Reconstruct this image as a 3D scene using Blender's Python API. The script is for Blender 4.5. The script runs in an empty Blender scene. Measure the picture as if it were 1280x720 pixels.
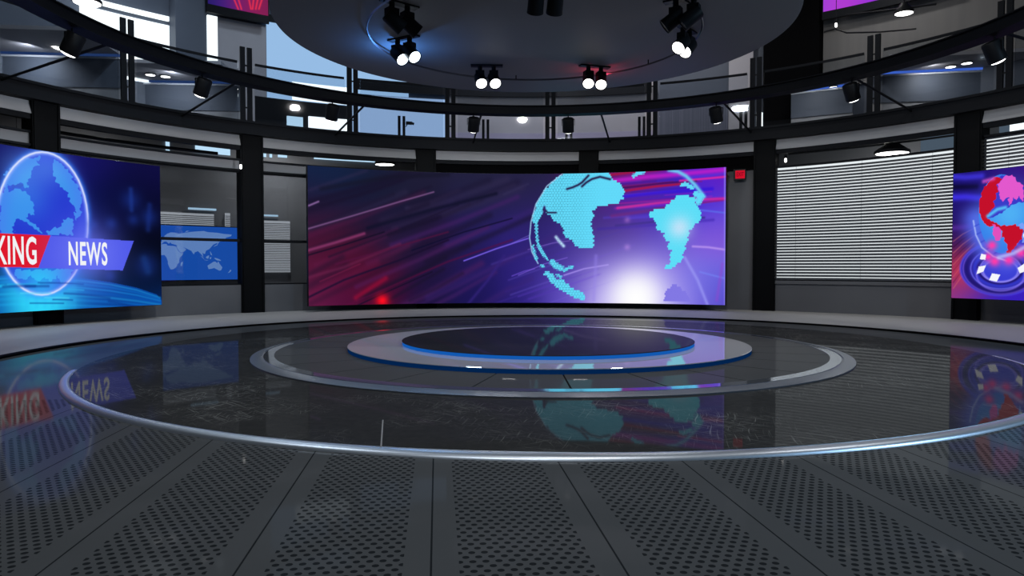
import bpy, bmesh, math, random
import numpy as np
from mathutils import Vector, Matrix
random.seed(7)
D2R = math.pi/180
scene = bpy.context.scene
COL = scene.collection

ART = {
 'centre': [
  ('base',0.75,[(-27.32,5.052,(18,38,72)),(-22.63,5.101,(18,34,66)),(-17.85,4.988,(24,28,52)),(-11.76,4.962,(32,30,55)),(-1.86,5.026,(34,33,58)),(3.14,5.039,(36,34,62)),(-27.35,4.185,(26,28,60)),(-27.37,3.606,(38,22,50)),(-20.29,3.522,(28,22,50)),(-11.79,3.577,(22,22,48)),(-1.86,3.928,(32,30,75)),(4.38,3.938,(40,32,90)),(-27.4,2.591,(75,18,48)),(-22.71,2.317,(68,18,45)),(-14.25,2.645,(34,26,62)),(-9.34,2.503,(44,20,56)),(-4.37,2.668,(36,28,85)),(3.13,2.675,(45,32,120)),(-27.44,1.43,(88,24,58)),(-22.73,1.425,(84,16,48)),(-16.72,1.268,(75,15,45)),(-9.35,1.415,(28,20,62)),(-1.88,1.411,(30,24,90)),(4.38,1.251,(46,34,125)),(-27.47,0.411,(110,28,70)),(-22.76,0.383,(70,16,60)),(-17.96,0.388,(90,10,45)),(-11.84,0.425,(26,18,60)),(-1.89,0.401,(26,20,80)),(4.38,0.394,(42,30,118)),(9.38,2.358,(45,35,110)),(13.12,1.882,(70,50,160)),(10.64,0.617,(90,70,190)),(15.59,3.136,(55,38,115)),(18.06,2.661,(50,35,120)),(20.53,1.877,(95,70,190)),(17.46,1.252,(140,120,220)),(19.32,0.408,(210,200,245)),(22.38,0.416,(235,235,255)),(24.81,0.424,(210,205,250)),(27.21,1.106,(120,100,220)),(29.61,0.442,(120,110,230)),(34.89,0.466,(80,60,190)),(33.7,1.416,(90,110,235)),(34.25,2.457,(165,90,210)),(34.23,3.199,(80,70,220)),(30.69,4.576,(55,35,215)),(33.59,5.133,(110,30,190)),(22.91,5.115,(150,25,120)),(22.93,4.192,(55,30,190)),(20.51,3.432,(70,35,120)),(26.55,3.706,(50,30,160)),(26.57,2.637,(90,70,190)),(18.03,5.093,(90,20,90))]),
  ('line',[(-26.81,1.683),(-20.84,2.282),(-14.73,3.029)],0.1926296547394497,(103,29,75),0.2663822148099533),
  ('line',[(-32.76,0.381),(-27.65,0.942),(-22.41,1.655)],0.2592160703918833,(24,18,42),0.367565876880612),
  ('line',[(-10.19,1.846),(-2.09,2.645),(6.06,3.574)],0.19427491849133394,(24,18,42),0.4670113267858242),
  ('line',[(-20.19,0.448),(-12.02,1.358),(-3.7,2.436)],0.21648144433162714,(24,18,42),0.3977748957328294),
  ('line',[(-28.03,3.925),(-18.84,4.681),(-9.36,5.571)],0.20938830633184458,(24,18,42),0.46970320006387045),
  ('line',[(-12.42,-0.291),(-6.0,0.479),(0.47,1.399)],0.16003179008913693,(70,33,101),0.48389668042613027),
  ('line',[(-5.39,4.159),(-0.72,4.493),(3.96,4.947)],0.25378642500167653,(24,18,42),0.3590404666568573),
  ('line',[(-15.85,2.842),(-8.73,3.478),(-1.53,4.245)],0.14316388797863241,(24,18,42),0.39626852685134084),
  ('line',[(-18.4,-0.419),(-10.11,0.571),(-1.69,1.738)],0.234152101951416,(79,32,94),0.4977474112172038),
  ('line',[(-16.82,3.346),(-7.31,4.149),(2.33,5.071)],0.24284527721220261,(52,44,78),0.39227687586858084),
  ('line',[(-15.31,3.117),(-5.97,3.923),(3.48,4.85)],0.13129234315751692,(52,44,78),0.26586514428630736),
  ('line',[(-5.91,-0.394),(-1.55,0.134),(2.83,0.797)],0.15388312892226358,(60,34,108),0.28769134361320237),
  ('line',[(-28.42,0.198),(-19.15,1.236),(-9.59,2.479)],0.19061585513572554,(24,18,42),0.26123506087400905),
  ('line',[(-15.51,2.448),(-5.83,3.344),(3.97,4.37)],0.17097566725664792,(69,33,101),0.4996272363439441),
  ('line',[(-26.08,3.851),(-18.59,4.47),(-10.9,5.221)],0.1155292741571155,(24,18,42),0.3519840339042477),
  ('line',[(-13.21,3.871),(-9.23,4.172),(-5.22,4.597)],0.1364894935848965,(52,44,78),0.4896648566021138),
  ('line',[(-7.07,2.495),(-0.16,3.128),(6.75,3.883)],0.19589996930979084,(57,35,111),0.39891255960049266),
  ('line',[(-20.85,0.874),(-10.88,1.939),(-0.7,3.179)],0.1576144796175679,(80,32,92),0.4300778130360346),
  ('line',[(-30.66,2.486),(-20.82,3.409),(-10.62,4.502)],0.1787174841836352,(103,29,75),0.2528643715910548),
  ('line',[(-19.16,1.762),(-15.38,2.126),(-11.56,2.62)],0.19379249635330076,(90,31,84),0.2650201276569307),
  ('line',[(-17.0,1.866),(-8.72,2.683),(-0.33,3.642)],0.20725104488586182,(24,18,42),0.43450857231300855),
  ('line',[(-34.93,3.781),(-27.26,4.435),(-19.3,5.233)],0.12520201007302464,(52,44,78),0.3640780324090948),
  ('line',[(-15.94,2.834),(-9.8,3.383),(-3.59,4.061)],0.14644771554985173,(24,18,42),0.3989053764643841),
  ('line',[(-27.51,2.242),(-18.9,3.067),(-10.04,4.054)],0.1824664403727048,(24,18,42),0.4337932954196274),
  ('line',[(-27.4,3.001),(-18.59,3.791),(-9.52,4.73)],0.11373098136522955,(24,18,42),0.35880858013320527),
  ('line',[(-12.36,3.995),(-6.46,4.449),(-0.52,5.022)],0.23003700048031556,(24,18,42),0.35960768314034675),
  ('line',[(-7.51,3.664),(-1.47,4.142),(4.59,4.737)],0.23928168894583196,(52,44,78),0.36277554607130563),
  ('line',[(-28.15,3.648),(-21.18,4.238),(-14.02,4.964)],0.2252199027725823,(24,18,42),0.4596190947570564),
  ('line',[(-31.15,2.694),(-22.46,3.5),(-13.46,4.466)],0.2251264114043099,(52,44,78),0.3363207012218996),
  ('line',[(-32.63,2.627),(-24.09,3.425),(-15.23,4.387)],0.1423437705200336,(24,18,42),0.3542264239683724),
  ('line',[(-24.92,1.989),(-15.22,2.933),(-5.27,4.041)],0.08083912302496622,(24,18,42),0.48581695897977717),
  ('line',[(-7.46,-0.699),(-0.71,0.147),(6.04,1.139)],0.2469278985940409,(58,35,110),0.3055226840680803),
  ('line',[(-13.25,-0.08),(-5.0,0.888),(3.33,2.016)],0.13202753050547084,(67,33,103),0.33526717850883325),
  ('line',[(-28.44,3.873),(-21.1,4.483),(-13.55,5.227)],0.22583453822147925,(24,18,42),0.26126920252133995),
  ('line',[(-10.04,0.457),(0.05,1.583),(10.16,2.854)],0.24194147048428366,(56,35,111),0.3942383510048629),
  ('line',[(-32.19,0.877),(-27.63,1.357),(-22.98,1.98)],0.19932129877486907,(24,18,42),0.38124103385395625),
  ('line',[(-23.16,-0.496),(-15.46,0.422),(-7.59,1.523)],0.1254454719644656,(24,18,42),0.46541617911491673),
  ('line',[(-19.48,0.495),(-13.46,1.163),(-7.36,1.982)],0.17623466729949988,(24,18,42),0.4542027118042307),
  ('line',[(-32.33,0.079),(-22.9,1.137),(-13.11,2.417)],0.22822977725964455,(108,29,71),0.25187618003692724),
  ('line',[(-12.76,0.318),(-8.71,0.769),(-4.63,1.355)],0.12834550001662998,(24,18,42),0.3818165446066708),
  ('line',[(17.48,4.099),(32.81,4.289)],0.09142134653992962,(60,20,215),0.4438113796093749),
  ('line',[(16.19,5.172),(24.79,5.343)],0.0912669360843536,(60,20,215),0.2715320019338364),
  ('line',[(21.65,4.512),(31.39,4.616)],0.06314782618593287,(40,20,150),0.3474090091634786),
  ('line',[(16.19,4.585),(32.09,4.807)],0.04742530143005107,(150,20,70),0.38888148591572214),
  ('line',[(26.69,4.346),(33.53,4.413)],0.04257769333121534,(180,30,190),0.365204462044751),
  ('line',[(22.23,3.926),(35.47,4.084)],0.07737559060150548,(60,20,215),0.3578983993326589),
  ('line',[(17.06,4.054),(31.55,4.24)],0.09701734186446215,(150,20,70),0.35457322646088885),
  ('line',[(16.19,4.788),(23.04,4.93)],0.044294859827967284,(80,60,230),0.3562221363642084),
  ('line',[(16.56,3.091),(33.81,3.355)],0.09812868575655857,(40,20,150),0.3897687993774505),
  ('line',[(25.61,4.898),(35.44,5.053)],0.08754816310544143,(80,60,230),0.4168903941449326),
  ('line',[(26.85,3.905),(33.96,3.986)],0.08299492046456097,(80,60,230),0.3683869077703326),
  ('line',[(16.2,4.341),(28.25,4.506)],0.045957975533250095,(80,60,230),0.47011697921112316),
  ('line',[(16.19,5.192),(29.15,5.394)],0.04152804680642929,(60,20,215),0.27877416959690815),
  ('line',[(21.51,3.599),(30.91,3.728)],0.0879248349765473,(40,20,150),0.25906731746391465),
  ('line',[(23.74,3.978),(35.47,4.162)],0.07326774273021441,(60,20,215),0.27497836562723355),
  ('line',[(19.15,3.892),(35.47,4.091)],0.0896835598695298,(180,30,190),0.31053151562502546),
  ('line',[(16.19,4.668),(27.84,4.849)],0.05517376215791911,(150,20,70),0.39986338354021245),
  ('line',[(25.12,3.83),(35.47,4.087)],0.07001857663777356,(150,20,70),0.4932641143528549),
  ('line',[(21.09,3.493),(29.04,3.608)],0.08536696132115648,(80,60,230),0.418463952697687),
  ('line',[(19.91,4.077),(33.57,4.239)],0.04975500245207282,(180,30,190),0.3744895881938838),
  ('line',[(17.46,3.528),(34.82,3.766)],0.08313463845466312,(80,60,230),0.29652775849454993),
  ('line',[(16.19,4.796),(29.11,4.95)],0.09608735139622027,(40,20,150),0.46287274303125664),
  ('line',[(5.77,0.336),(16.61,1.303)],0.08131764802926808,(90,60,190),0.3207278945812194),
  ('line',[(8.45,1.941),(15.32,2.545)],0.031387485385579006,(60,40,150),0.3108193582039328),
  ('line',[(2.59,1.091),(9.69,1.718)],0.058955738592537284,(110,90,210),0.23368338494184304),
  ('line',[(10.2,0.736),(16.96,1.34)],0.0648310213541739,(90,60,190),0.2614242494520101),
  ('line',[(4.1,0.429),(16.56,1.537)],0.05401573856910248,(90,60,190),0.3263702034358067),
  ('line',[(-2.61,-0.106),(10.22,1.021)],0.06889499174849167,(90,60,190),0.1638528599719922),
  ('line',[(-0.01,1.718),(12.77,2.844)],0.07654805224774316,(110,90,210),0.18743714931891572),
  ('line',[(7.27,0.026),(20.06,1.175)],0.04530047588186388,(110,90,210),0.2126833516109989),
  ('line',[(6.61,0.705),(12.36,1.216)],0.03555853989608994,(60,40,150),0.15722510569790166),
  ('line',[(5.95,0.593),(13.88,1.299)],0.031763050109804535,(60,40,150),0.23724426832746814),
  ('line',[(5.36,1.958),(15.44,2.844)],0.08732023827283814,(60,40,150),0.17508508048110683),
  ('line',[(5.08,0.278),(10.75,0.782)],0.05595367496275708,(60,40,150),0.3274378024451193),
  ('line',[(10.15,2.134),(23.18,3.265)],0.05245340452123955,(60,40,150),0.30146466560723145),
  ('line',[(2.19,0.634),(12.92,1.583)],0.07836330003321929,(60,40,150),0.17143317573396813),
  ('line',[(12.32,1.607),(22.12,2.469)],0.061540829440934676,(90,60,190),0.24877614454728803),
  ('line',[(2.94,0.506),(13.87,1.476)],0.06398348528545947,(110,90,210),0.2791668767417487),
  ('line',[(-27.97,2.993),(-21.48,3.513),(-14.23,4.114),(-9.06,4.52)],0.055,(125,85,135),0.8),
  ('line',[(-27.99,2.212),(-23.89,2.52),(-19.7,2.866)],0.1,(140,55,105),0.8),
  ('line',[(-28.0,2.039),(-22.7,2.435),(-16.68,2.941)],0.05,(20,14,36),0.8),
  ('line',[(-28.03,1.227),(-22.73,1.604),(-14.26,2.492)],0.1,(110,35,75),0.5),
  ('line',[(-23.91,1.722),(-17.91,2.148),(-6.85,2.976)],0.06,(80,20,60),0.7),
  ('line',[(-28.05,0.502),(-22.74,1.128),(-14.27,1.879),(-6.86,2.664)],0.07,(25,15,45),0.8),
  ('line',[(-26.28,1.077),(-20.33,1.723)],0.05,(120,30,70),0.5),
  ('line',[(-22.77,0.144),(-16.73,0.749),(-6.87,1.82),(3.13,2.675)],0.07,(90,15,60),0.55),
  ('line',[(-21.58,0.077),(-15.52,0.745),(-9.35,1.415)],0.05,(22,14,40),0.8),
  ('line',[(-20.97,0.463),(-16.48,1.176),(-17.94,0.935)],0.16,(165,15,55),0.55),
  ('line',[(-25.94,4.465),(-16.64,5.003),(-6.82,5.218)],0.16,(22,22,40),0.6),
  ('line',[(-19.1,3.08),(-9.32,3.837),(0.64,4.5)],0.12,(18,18,42),0.8),
  ('line',[(-12.42,2.25),(-4.37,2.982),(3.13,3.527)],0.05,(16,14,45),0.8),
  ('line',[(1.89,4.471),(5.63,4.883)],0.08,(50,45,85),0.5),
  ('line',[(-27.82,3.832),(-26.42,3.994)],0.06,(150,110,170),0.8),
  ('line',[(-4.38,1.852),(0.63,2.326),(5.63,2.738)],0.045,(125,100,240),0.9),
  ('line',[(-3.77,0.152),(-0.63,1.095),(1.88,2.043)],0.1,(50,35,120),0.7),
  ('line',[(3.13,1.251),(5.01,1.441),(6.63,1.536)],0.04,(110,80,210),0.7),
  ('line',[(3.13,2.548),(5.88,2.865)],0.03,(110,90,200),0.7),
  ('line',[(4.13,1.283),(8.14,1.725),(11.75,1.977)],0.035,(120,90,210),0.7),
  ('line',[(11.26,1.282),(14.37,1.535),(18.08,1.691)],0.05,(165,140,235),0.8),
  ('line',[(5.63,2.296),(9.38,2.547),(12.12,2.639)],0.03,(120,90,190),0.7),
  ('line',[(16.22,2.037),(16.11,1.252),(15.87,0.307)],0.12,(130,110,220),0.5),
  ('line',[(17.66,5.188),(22.91,5.3),(28.9,5.381)],0.1,(165,20,60),0.9),
  ('line',[(18.65,4.964),(24.12,5.073),(35.44,5.192)],0.16,(190,30,200),0.85),
  ('line',[(20.24,4.674),(26.53,4.804),(31.27,4.839)],0.07,(60,10,80),0.8),
  ('line',[(20.24,4.55),(25.33,4.694),(29.15,4.745)],0.08,(175,20,60),0.85),
  ('line',[(28.91,4.868),(35.45,4.927)],0.07,(230,40,160),0.9),
  ('line',[(20.25,4.333),(26.54,4.469),(33.61,4.511)],0.12,(50,20,215),0.8),
  ('line',[(19.52,3.902),(25.34,4.051),(30.11,4.131),(35.47,4.133)],0.09,(215,40,150),0.85),
  ('line',[(18.67,3.595),(25.35,3.806),(27.74,3.789)],0.12,(110,30,110),0.6),
  ('line',[(19.28,3.219),(26.56,3.37),(32.48,3.451)],0.08,(40,28,110),0.6),
  ('line',[(31.3,3.76),(35.49,3.603)],0.06,(90,120,240),0.6),
  ('line',[(30.86,2.379),(33.09,2.342),(35.53,2.245)],0.07,(190,150,240),0.8),
  ('line',[(29.69,1.959),(31.6,1.113),(33.03,0.217)],0.1,(150,150,245),0.7),
  ('line',[(31.94,1.415),(35.56,1.18)],0.06,(110,130,245),0.6),
  ('line',[(35.2,1.713),(34.43,0.374)],0.1,(150,60,200),0.4),
  ('line',[(35.44,5.368),(35.59,0.173)],0.05,(150,140,250),0.7),
  ('glow',(22.38,0.603),3.3,(170,158,240),0.55),
  ('glow',(22.38,0.354),1.45,(255,255,255),1.0),
  ('glow',(22.38,0.541),1.2,(255,255,255),0.6),
  ('glow',(-16.99,0.323),0.35,(255,15,35),1.0),
  ('glow',(20.99,3.43),0.16,(150,100,190),0.7),
  ('glow',(21.01,2.374),0.16,(170,130,220),0.7),
  ('poly',[(26.56,0.261),(26.77,0.569),(27.36,0.8),(27.96,0.97),(28.55,0.918),(29.3,0.745),(30.05,0.58),(30.74,0.28)],(130,120,228),0.0),
  ('poly',[(11.18,5.307),(18.34,5.269),(18.65,5.034),(19.87,4.87),(20.64,4.555),(20.34,4.247),(19.27,4.059),(16.51,3.994),(15.74,3.801),(15.9,3.605),(15.44,3.372),(15.59,3.058),(15.9,2.822),(15.75,2.352),(13.59,2.338),(12.5,2.631),(11.41,2.829),(10.94,3.224),(9.85,3.422),(9.22,3.62),(8.44,3.739),(7.97,3.976),(7.82,3.622),(7.2,3.385),(6.26,3.307),(6.41,3.701),(7.19,4.213),(8.6,4.763),(9.84,5.075)],(98,218,250),0.0),
  ('line',[(11.71,4.677),(12.48,4.73),(13.41,4.828),(14.03,4.927),(15.02,5.189)],0.075,(36,26,70),1.0),
  ('line',[(14.03,4.771),(14.71,4.924),(15.57,5.053),(16.8,5.132),(18.34,5.028)],0.075,(36,26,70),1.0),
  ('line',[(8.13,3.921),(8.69,3.755),(10.0,3.753)],0.06,(36,26,70),1.0),
  ('line',[(8.19,3.976),(8.13,3.7),(7.82,3.543)],0.08,(50,36,100),1.0),
  ('line',[(11.18,5.307),(8.6,4.802),(6.88,4.095),(6.1,3.386),(5.88,2.754),(6.26,2.201),(7.2,1.749)],0.04,(170,225,255),0.9),
  ('line',[(6.95,3.306),(7.01,2.912),(7.2,2.517),(7.82,2.2),(8.7,1.899)],0.085,(98,218,250),1.0),
  ('line',[(9.48,1.788),(10.07,1.646),(10.79,1.551)],0.19,(98,218,250),1.0),
  ('line',[(11.26,1.448),(11.73,1.551),(12.5,1.598)],0.1,(98,218,250),1.0),
  ('line',[(6.42,2.438),(6.63,2.2),(7.04,1.884)],0.08,(98,218,250),1.0),
  ('line',[(10.01,2.791),(10.47,2.633),(11.19,2.435)],0.1,(185,222,250),1.0),
  ('line',[(7.76,1.662),(7.95,1.638)],0.1,(98,218,250),1.0),
  ('line',[(10.26,1.29),(10.64,1.211)],0.09,(98,218,250),1.0),
  ('poly',[(7.98,1.369),(8.92,1.488),(9.39,1.329),(9.86,1.132),(10.79,1.132),(12.51,0.777),(14.53,0.542),(14.53,0.265),(13.45,0.343),(11.58,0.578),(9.7,0.894),(8.76,1.171)],(98,218,250),0.0),
  ('poly',[(29.07,4.353),(29.81,4.3),(31.14,4.196),(31.29,3.97),(32.03,3.701),(32.1,3.401),(31.31,3.219),(30.43,2.999),(30.2,2.774),(30.0,2.473),(29.56,2.247),(29.28,1.907),(28.54,1.679),(27.5,1.489),(26.75,1.527),(26.89,1.642),(27.64,1.794),(27.48,2.023),(27.78,2.213),(27.18,2.329),(27.23,2.558),(26.72,2.713),(26.42,2.943),(25.51,3.024),(25.21,3.37),(24.3,3.567),(24.6,3.757),(25.65,3.827),(26.7,3.858),(27.44,4.08),(28.33,4.262)],(92,222,248),0.0),
  ('glow',(28.89,3.098),0.62,(205,228,250),0.85),
  ('line',[(27.26,5.297),(28.6,5.219),(29.79,5.038),(31.13,4.683),(32.45,4.242)],0.12,(110,195,240),1.0),
  ('line',[(29.21,4.706),(29.65,4.739),(30.69,4.591)],0.13,(98,218,250),1.0),
  ('line',[(31.28,4.345),(32.02,4.247),(31.64,4.056)],0.19,(98,218,250),1.0),
  ('line',[(22.0,5.124),(22.55,5.226),(23.36,5.264)],0.12,(98,218,250),1.0),
 ],
 'left': [
  ('base',0.6,[(-66.12,4.679,(20,16,88)),(-60.99,4.812,(22,18,98)),(-55.55,4.732,(22,18,92)),(-48.81,4.573,(16,14,66)),(-52.77,3.865,(10,12,52)),(-48.87,3.453,(8,10,38)),(-55.66,3.101,(8,10,46)),(-48.96,1.956,(5,8,24)),(-52.93,1.342,(5,8,22)),(-66.23,3.34,(10,10,60)),(-66.39,1.381,(5,20,50)),(-50.99,1.214,(6,12,30)),(-48.52,0.954,(6,12,30)),(-66.45,0.658,(10,80,160)),(-59.51,0.664,(10,80,160)),(-52.98,0.596,(10,60,140)),(-48.05,0.395,(10,60,150)),(-71.05,3.231,(8,10,44)),(-71.28,0.719,(10,60,140)),(-70.95,4.39,(18,14,80))]),
  ('poly',[(-71.32,1.219),(-67.9,1.355),(-64.85,1.409),(-61.15,1.379),(-57.57,1.299),(-54.14,1.164),(-50.9,0.977),(-48.48,0.755),(-47.81,0.556),(-47.84,-0.063),(-71.4,0.333)],(8,66,150),1),
  ('line',[(-71.33,1.147),(-67.91,1.287),(-64.86,1.325),(-61.16,1.298),(-57.57,1.218),(-54.15,1.093),(-50.9,0.904),(-48.02,0.646)],0.05,(30,150,220),0.55),
  ('line',[(-71.34,1.072),(-67.92,1.2),(-64.86,1.235),(-61.16,1.204),(-57.58,1.125),(-54.15,1.006),(-50.9,0.831),(-48.02,0.597)],0.06,(14,110,200),0.55),
  ('line',[(-71.34,0.987),(-67.92,1.101),(-64.87,1.132),(-61.17,1.096),(-57.59,1.018),(-54.16,0.907),(-50.91,0.747),(-48.03,0.542)],0.05,(25,140,220),0.55),
  ('line',[(-71.35,0.897),(-67.93,0.996),(-64.88,1.023),(-61.18,0.982),(-57.6,0.905),(-54.17,0.802),(-50.92,0.657),(-48.03,0.483)],0.09,(10,90,185),0.55),
  ('line',[(-71.36,0.807),(-67.94,0.891),(-64.89,0.913),(-61.19,0.868),(-57.6,0.792),(-54.17,0.697),(-50.92,0.568),(-48.03,0.424)],0.06,(30,150,220),0.55),
  ('line',[(-71.37,0.7),(-67.95,0.767),(-64.9,0.784),(-61.2,0.733),(-57.61,0.658),(-54.18,0.574),(-50.93,0.463),(-48.04,0.354)],0.07,(15,110,200),0.55),
  ('line',[(-71.38,0.578),(-67.96,0.625),(-64.91,0.636),(-61.21,0.578),(-57.62,0.505),(-54.19,0.431),(-50.93,0.342),(-48.04,0.274)],0.06,(20,120,205),0.55),
  ('glow',(-62.14,0.703),1.5,(20,170,240),0.7),
  ('glow',(-62.06,0.782),1.2,(60,235,255),0.95),
  ('line',[(-64.6,1.247),(-64.66,0.569)],0.1,(40,170,235),0.28),
  ('line',[(-63.56,1.242),(-63.61,0.555)],0.1,(40,170,235),0.28),
  ('line',[(-62.5,1.237),(-62.56,0.541)],0.1,(40,170,235),0.28),
  ('line',[(-61.56,1.233),(-61.62,0.529)],0.1,(40,170,235),0.28),
  ('line',[(-60.75,1.229),(-60.81,0.519)],0.1,(40,170,235),0.28),
  ('line',[(-59.8,1.225),(-59.85,0.507)],0.1,(40,170,235),0.28),
  ('line',[(-58.69,1.22),(-58.75,0.493)],0.1,(40,170,235),0.28),
  ('line',[(-58.28,1.218),(-58.33,0.488)],0.1,(40,170,235),0.28),
  ('glow',(-61.83,2.966),2.1,(20,50,190),0.5),
  ('line',[(-56.47,2.874),(-56.54,2.598),(-56.7,2.327),(-56.94,2.065),(-57.28,1.818),(-57.69,1.591),(-58.17,1.387),(-58.72,1.21),(-59.31,1.064),(-59.95,0.95),(-60.61,0.87),(-61.29,0.825),(-61.97,0.814),(-62.65,0.838),(-63.3,0.894),(-63.93,0.981),(-64.51,1.097),(-65.05,1.239),(-65.53,1.406),(-65.94,1.593),(-66.28,1.797),(-66.55,2.017),(-66.73,2.247),(-66.84,2.485),(-66.86,2.728),(-66.8,2.972),(-66.65,3.213),(-66.43,3.449),(-66.12,3.677),(-65.75,3.891),(-65.31,4.09),(-64.8,4.27),(-64.24,4.428),(-63.64,4.56),(-63.01,4.665),(-62.34,4.739),(-61.67,4.781),(-60.99,4.79),(-60.32,4.763),(-59.67,4.702),(-59.06,4.606),(-58.48,4.476),(-57.97,4.315),(-57.51,4.124),(-57.13,3.908),(-56.83,3.67),(-56.62,3.415),(-56.5,3.148),(-56.47,2.874)],0.14,(20,110,235),0.5),
  ('poly',[(-56.61,2.872),(-56.68,2.602),(-56.83,2.337),(-57.07,2.081),(-57.4,1.839),(-57.8,1.616),(-58.27,1.417),(-58.8,1.244),(-59.38,1.1),(-60.0,0.988),(-60.64,0.91),(-61.31,0.865),(-61.97,0.854),(-62.63,0.877),(-63.27,0.931),(-63.88,1.017),(-64.45,1.13),(-64.97,1.27),(-65.43,1.433),(-65.84,1.616),(-66.17,1.817),(-66.43,2.032),(-66.61,2.258),(-66.71,2.491),(-66.73,2.73),(-66.67,2.969),(-66.53,3.206),(-66.31,3.438),(-66.02,3.661),(-65.65,3.871),(-65.22,4.066),(-64.73,4.242),(-64.18,4.396),(-63.6,4.526),(-62.97,4.628),(-62.33,4.701),(-61.67,4.742),(-61.01,4.749),(-60.36,4.723),(-59.73,4.662),(-59.13,4.568),(-58.57,4.441),(-58.07,4.282),(-57.62,4.096),(-57.26,3.884),(-56.96,3.651),(-56.76,3.402),(-56.64,3.14),(-56.61,2.872)],(36,56,205),1),
  ('poly',[(-66.21,3.492),(-65.44,3.606),(-64.67,3.677),(-64.02,3.642),(-63.24,3.563),(-62.74,3.28),(-62.76,3.05),(-63.43,2.908),(-63.17,2.846),(-62.64,2.821),(-61.99,2.665),(-61.6,2.49),(-62.14,2.53),(-62.66,2.656),(-63.31,2.746),(-64.08,2.865),(-64.61,2.844),(-64.88,2.596),(-65.03,2.435),(-66.3,2.44)],(60,145,235),0),
  ('poly',[(-60.28,3.937),(-60.4,4.203),(-60.5,4.603),(-59.55,4.534),(-58.47,4.26),(-57.66,3.937),(-57.27,3.527),(-57.44,3.105),(-58.15,2.92),(-58.28,3.126),(-57.93,3.25),(-58.53,3.501),(-58.79,3.702),(-59.6,3.887)],(60,145,235),0),
  ('poly',[(-65.92,3.436),(-65.93,3.845),(-64.62,4.299),(-63.04,4.547),(-61.71,4.641),(-62.25,4.49),(-61.99,4.386),(-62.66,4.266),(-62.95,3.995),(-63.3,3.92),(-63.15,3.729),(-63.63,3.684),(-63.75,3.843),(-64.66,3.702),(-65.43,3.796),(-65.49,3.604)],(60,145,235),0),
  ('poly',[(-61.33,2.492),(-61.11,2.609),(-59.96,2.724),(-59.34,2.971),(-58.56,3.004),(-58.21,2.85),(-58.38,2.502)],(60,145,235),0),
  ('poly',[(-64.84,1.505),(-64.45,1.569),(-63.27,1.555),(-62.48,1.502),(-61.94,1.534),(-60.73,1.554),(-58.39,1.552),(-58.82,1.324),(-59.8,1.157),(-60.34,1.329),(-60.89,1.162),(-61.42,1.366),(-62.5,1.237),(-63.29,1.339),(-63.95,1.244),(-64.6,1.343)],(60,145,235),0),
  ('poly',[(-65.31,3.705),(-64.66,3.786),(-63.62,3.814),(-63.63,3.716),(-64.67,3.677),(-65.18,3.644)],(34,50,180),0),
  ('glow',(-63.13,3.403),0.8,(60,150,240),0.35),
  ('glow',(-64.11,4.155),0.9,(110,190,250),0.35),
  ('glow',(-60.92,4.388),0.8,(110,180,250),0.35),
  ('glow',(-61.98,1.035),1.0,(40,220,255),0.75),
  ('line',[(-56.98,2.867),(-57.04,2.61),(-57.18,2.358),(-57.41,2.114),(-57.71,1.884),(-58.09,1.671),(-58.52,1.481),(-59.02,1.316),(-59.55,1.178),(-60.13,1.071),(-60.73,0.996),(-61.34,0.952),(-61.96,0.941),(-62.58,0.962),(-63.17,1.013),(-63.74,1.094),(-64.27,1.202),(-64.76,1.335),(-65.19,1.491),(-65.57,1.666),(-65.88,1.859),(-66.12,2.065),(-66.29,2.281),(-66.39,2.506),(-66.4,2.734),(-66.35,2.964),(-66.21,3.192),(-66.01,3.414),(-65.73,3.627),(-65.39,3.828),(-64.99,4.014),(-64.53,4.183),(-64.02,4.329),(-63.47,4.453),(-62.89,4.549),(-62.29,4.617),(-61.68,4.655),(-61.06,4.661),(-60.46,4.635),(-59.87,4.576),(-59.31,4.485),(-58.79,4.363),(-58.33,4.211),(-57.92,4.033),(-57.57,3.831),(-57.3,3.609),(-57.11,3.371),(-57.0,3.122),(-56.98,2.867)],0.42,(84,110,245),0.3),
  ('line',[(-56.67,2.871),(-56.73,2.604),(-56.89,2.34),(-57.13,2.086),(-57.45,1.846),(-57.84,1.625),(-58.31,1.426),(-58.83,1.255),(-59.41,1.112),(-60.02,1.001),(-60.66,0.923),(-61.31,0.879),(-61.97,0.868),(-62.62,0.89),(-63.25,0.944),(-63.85,1.028),(-64.42,1.141),(-64.93,1.28),(-65.4,1.442),(-65.79,1.624),(-66.12,1.823),(-66.38,2.037),(-66.56,2.261),(-66.66,2.494),(-66.68,2.73),(-66.62,2.968),(-66.48,3.204),(-66.26,3.434),(-65.97,3.655),(-65.61,3.864),(-65.18,4.058),(-64.69,4.233),(-64.16,4.386),(-63.58,4.515),(-62.96,4.616),(-62.32,4.688),(-61.67,4.728),(-61.02,4.736),(-60.37,4.71),(-59.75,4.649),(-59.16,4.555),(-58.6,4.429),(-58.11,4.271),(-57.67,4.086),(-57.3,3.876),(-57.02,3.645),(-56.81,3.397),(-56.7,3.137),(-56.67,2.871)],0.09,(150,175,255),0.8),
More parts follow.
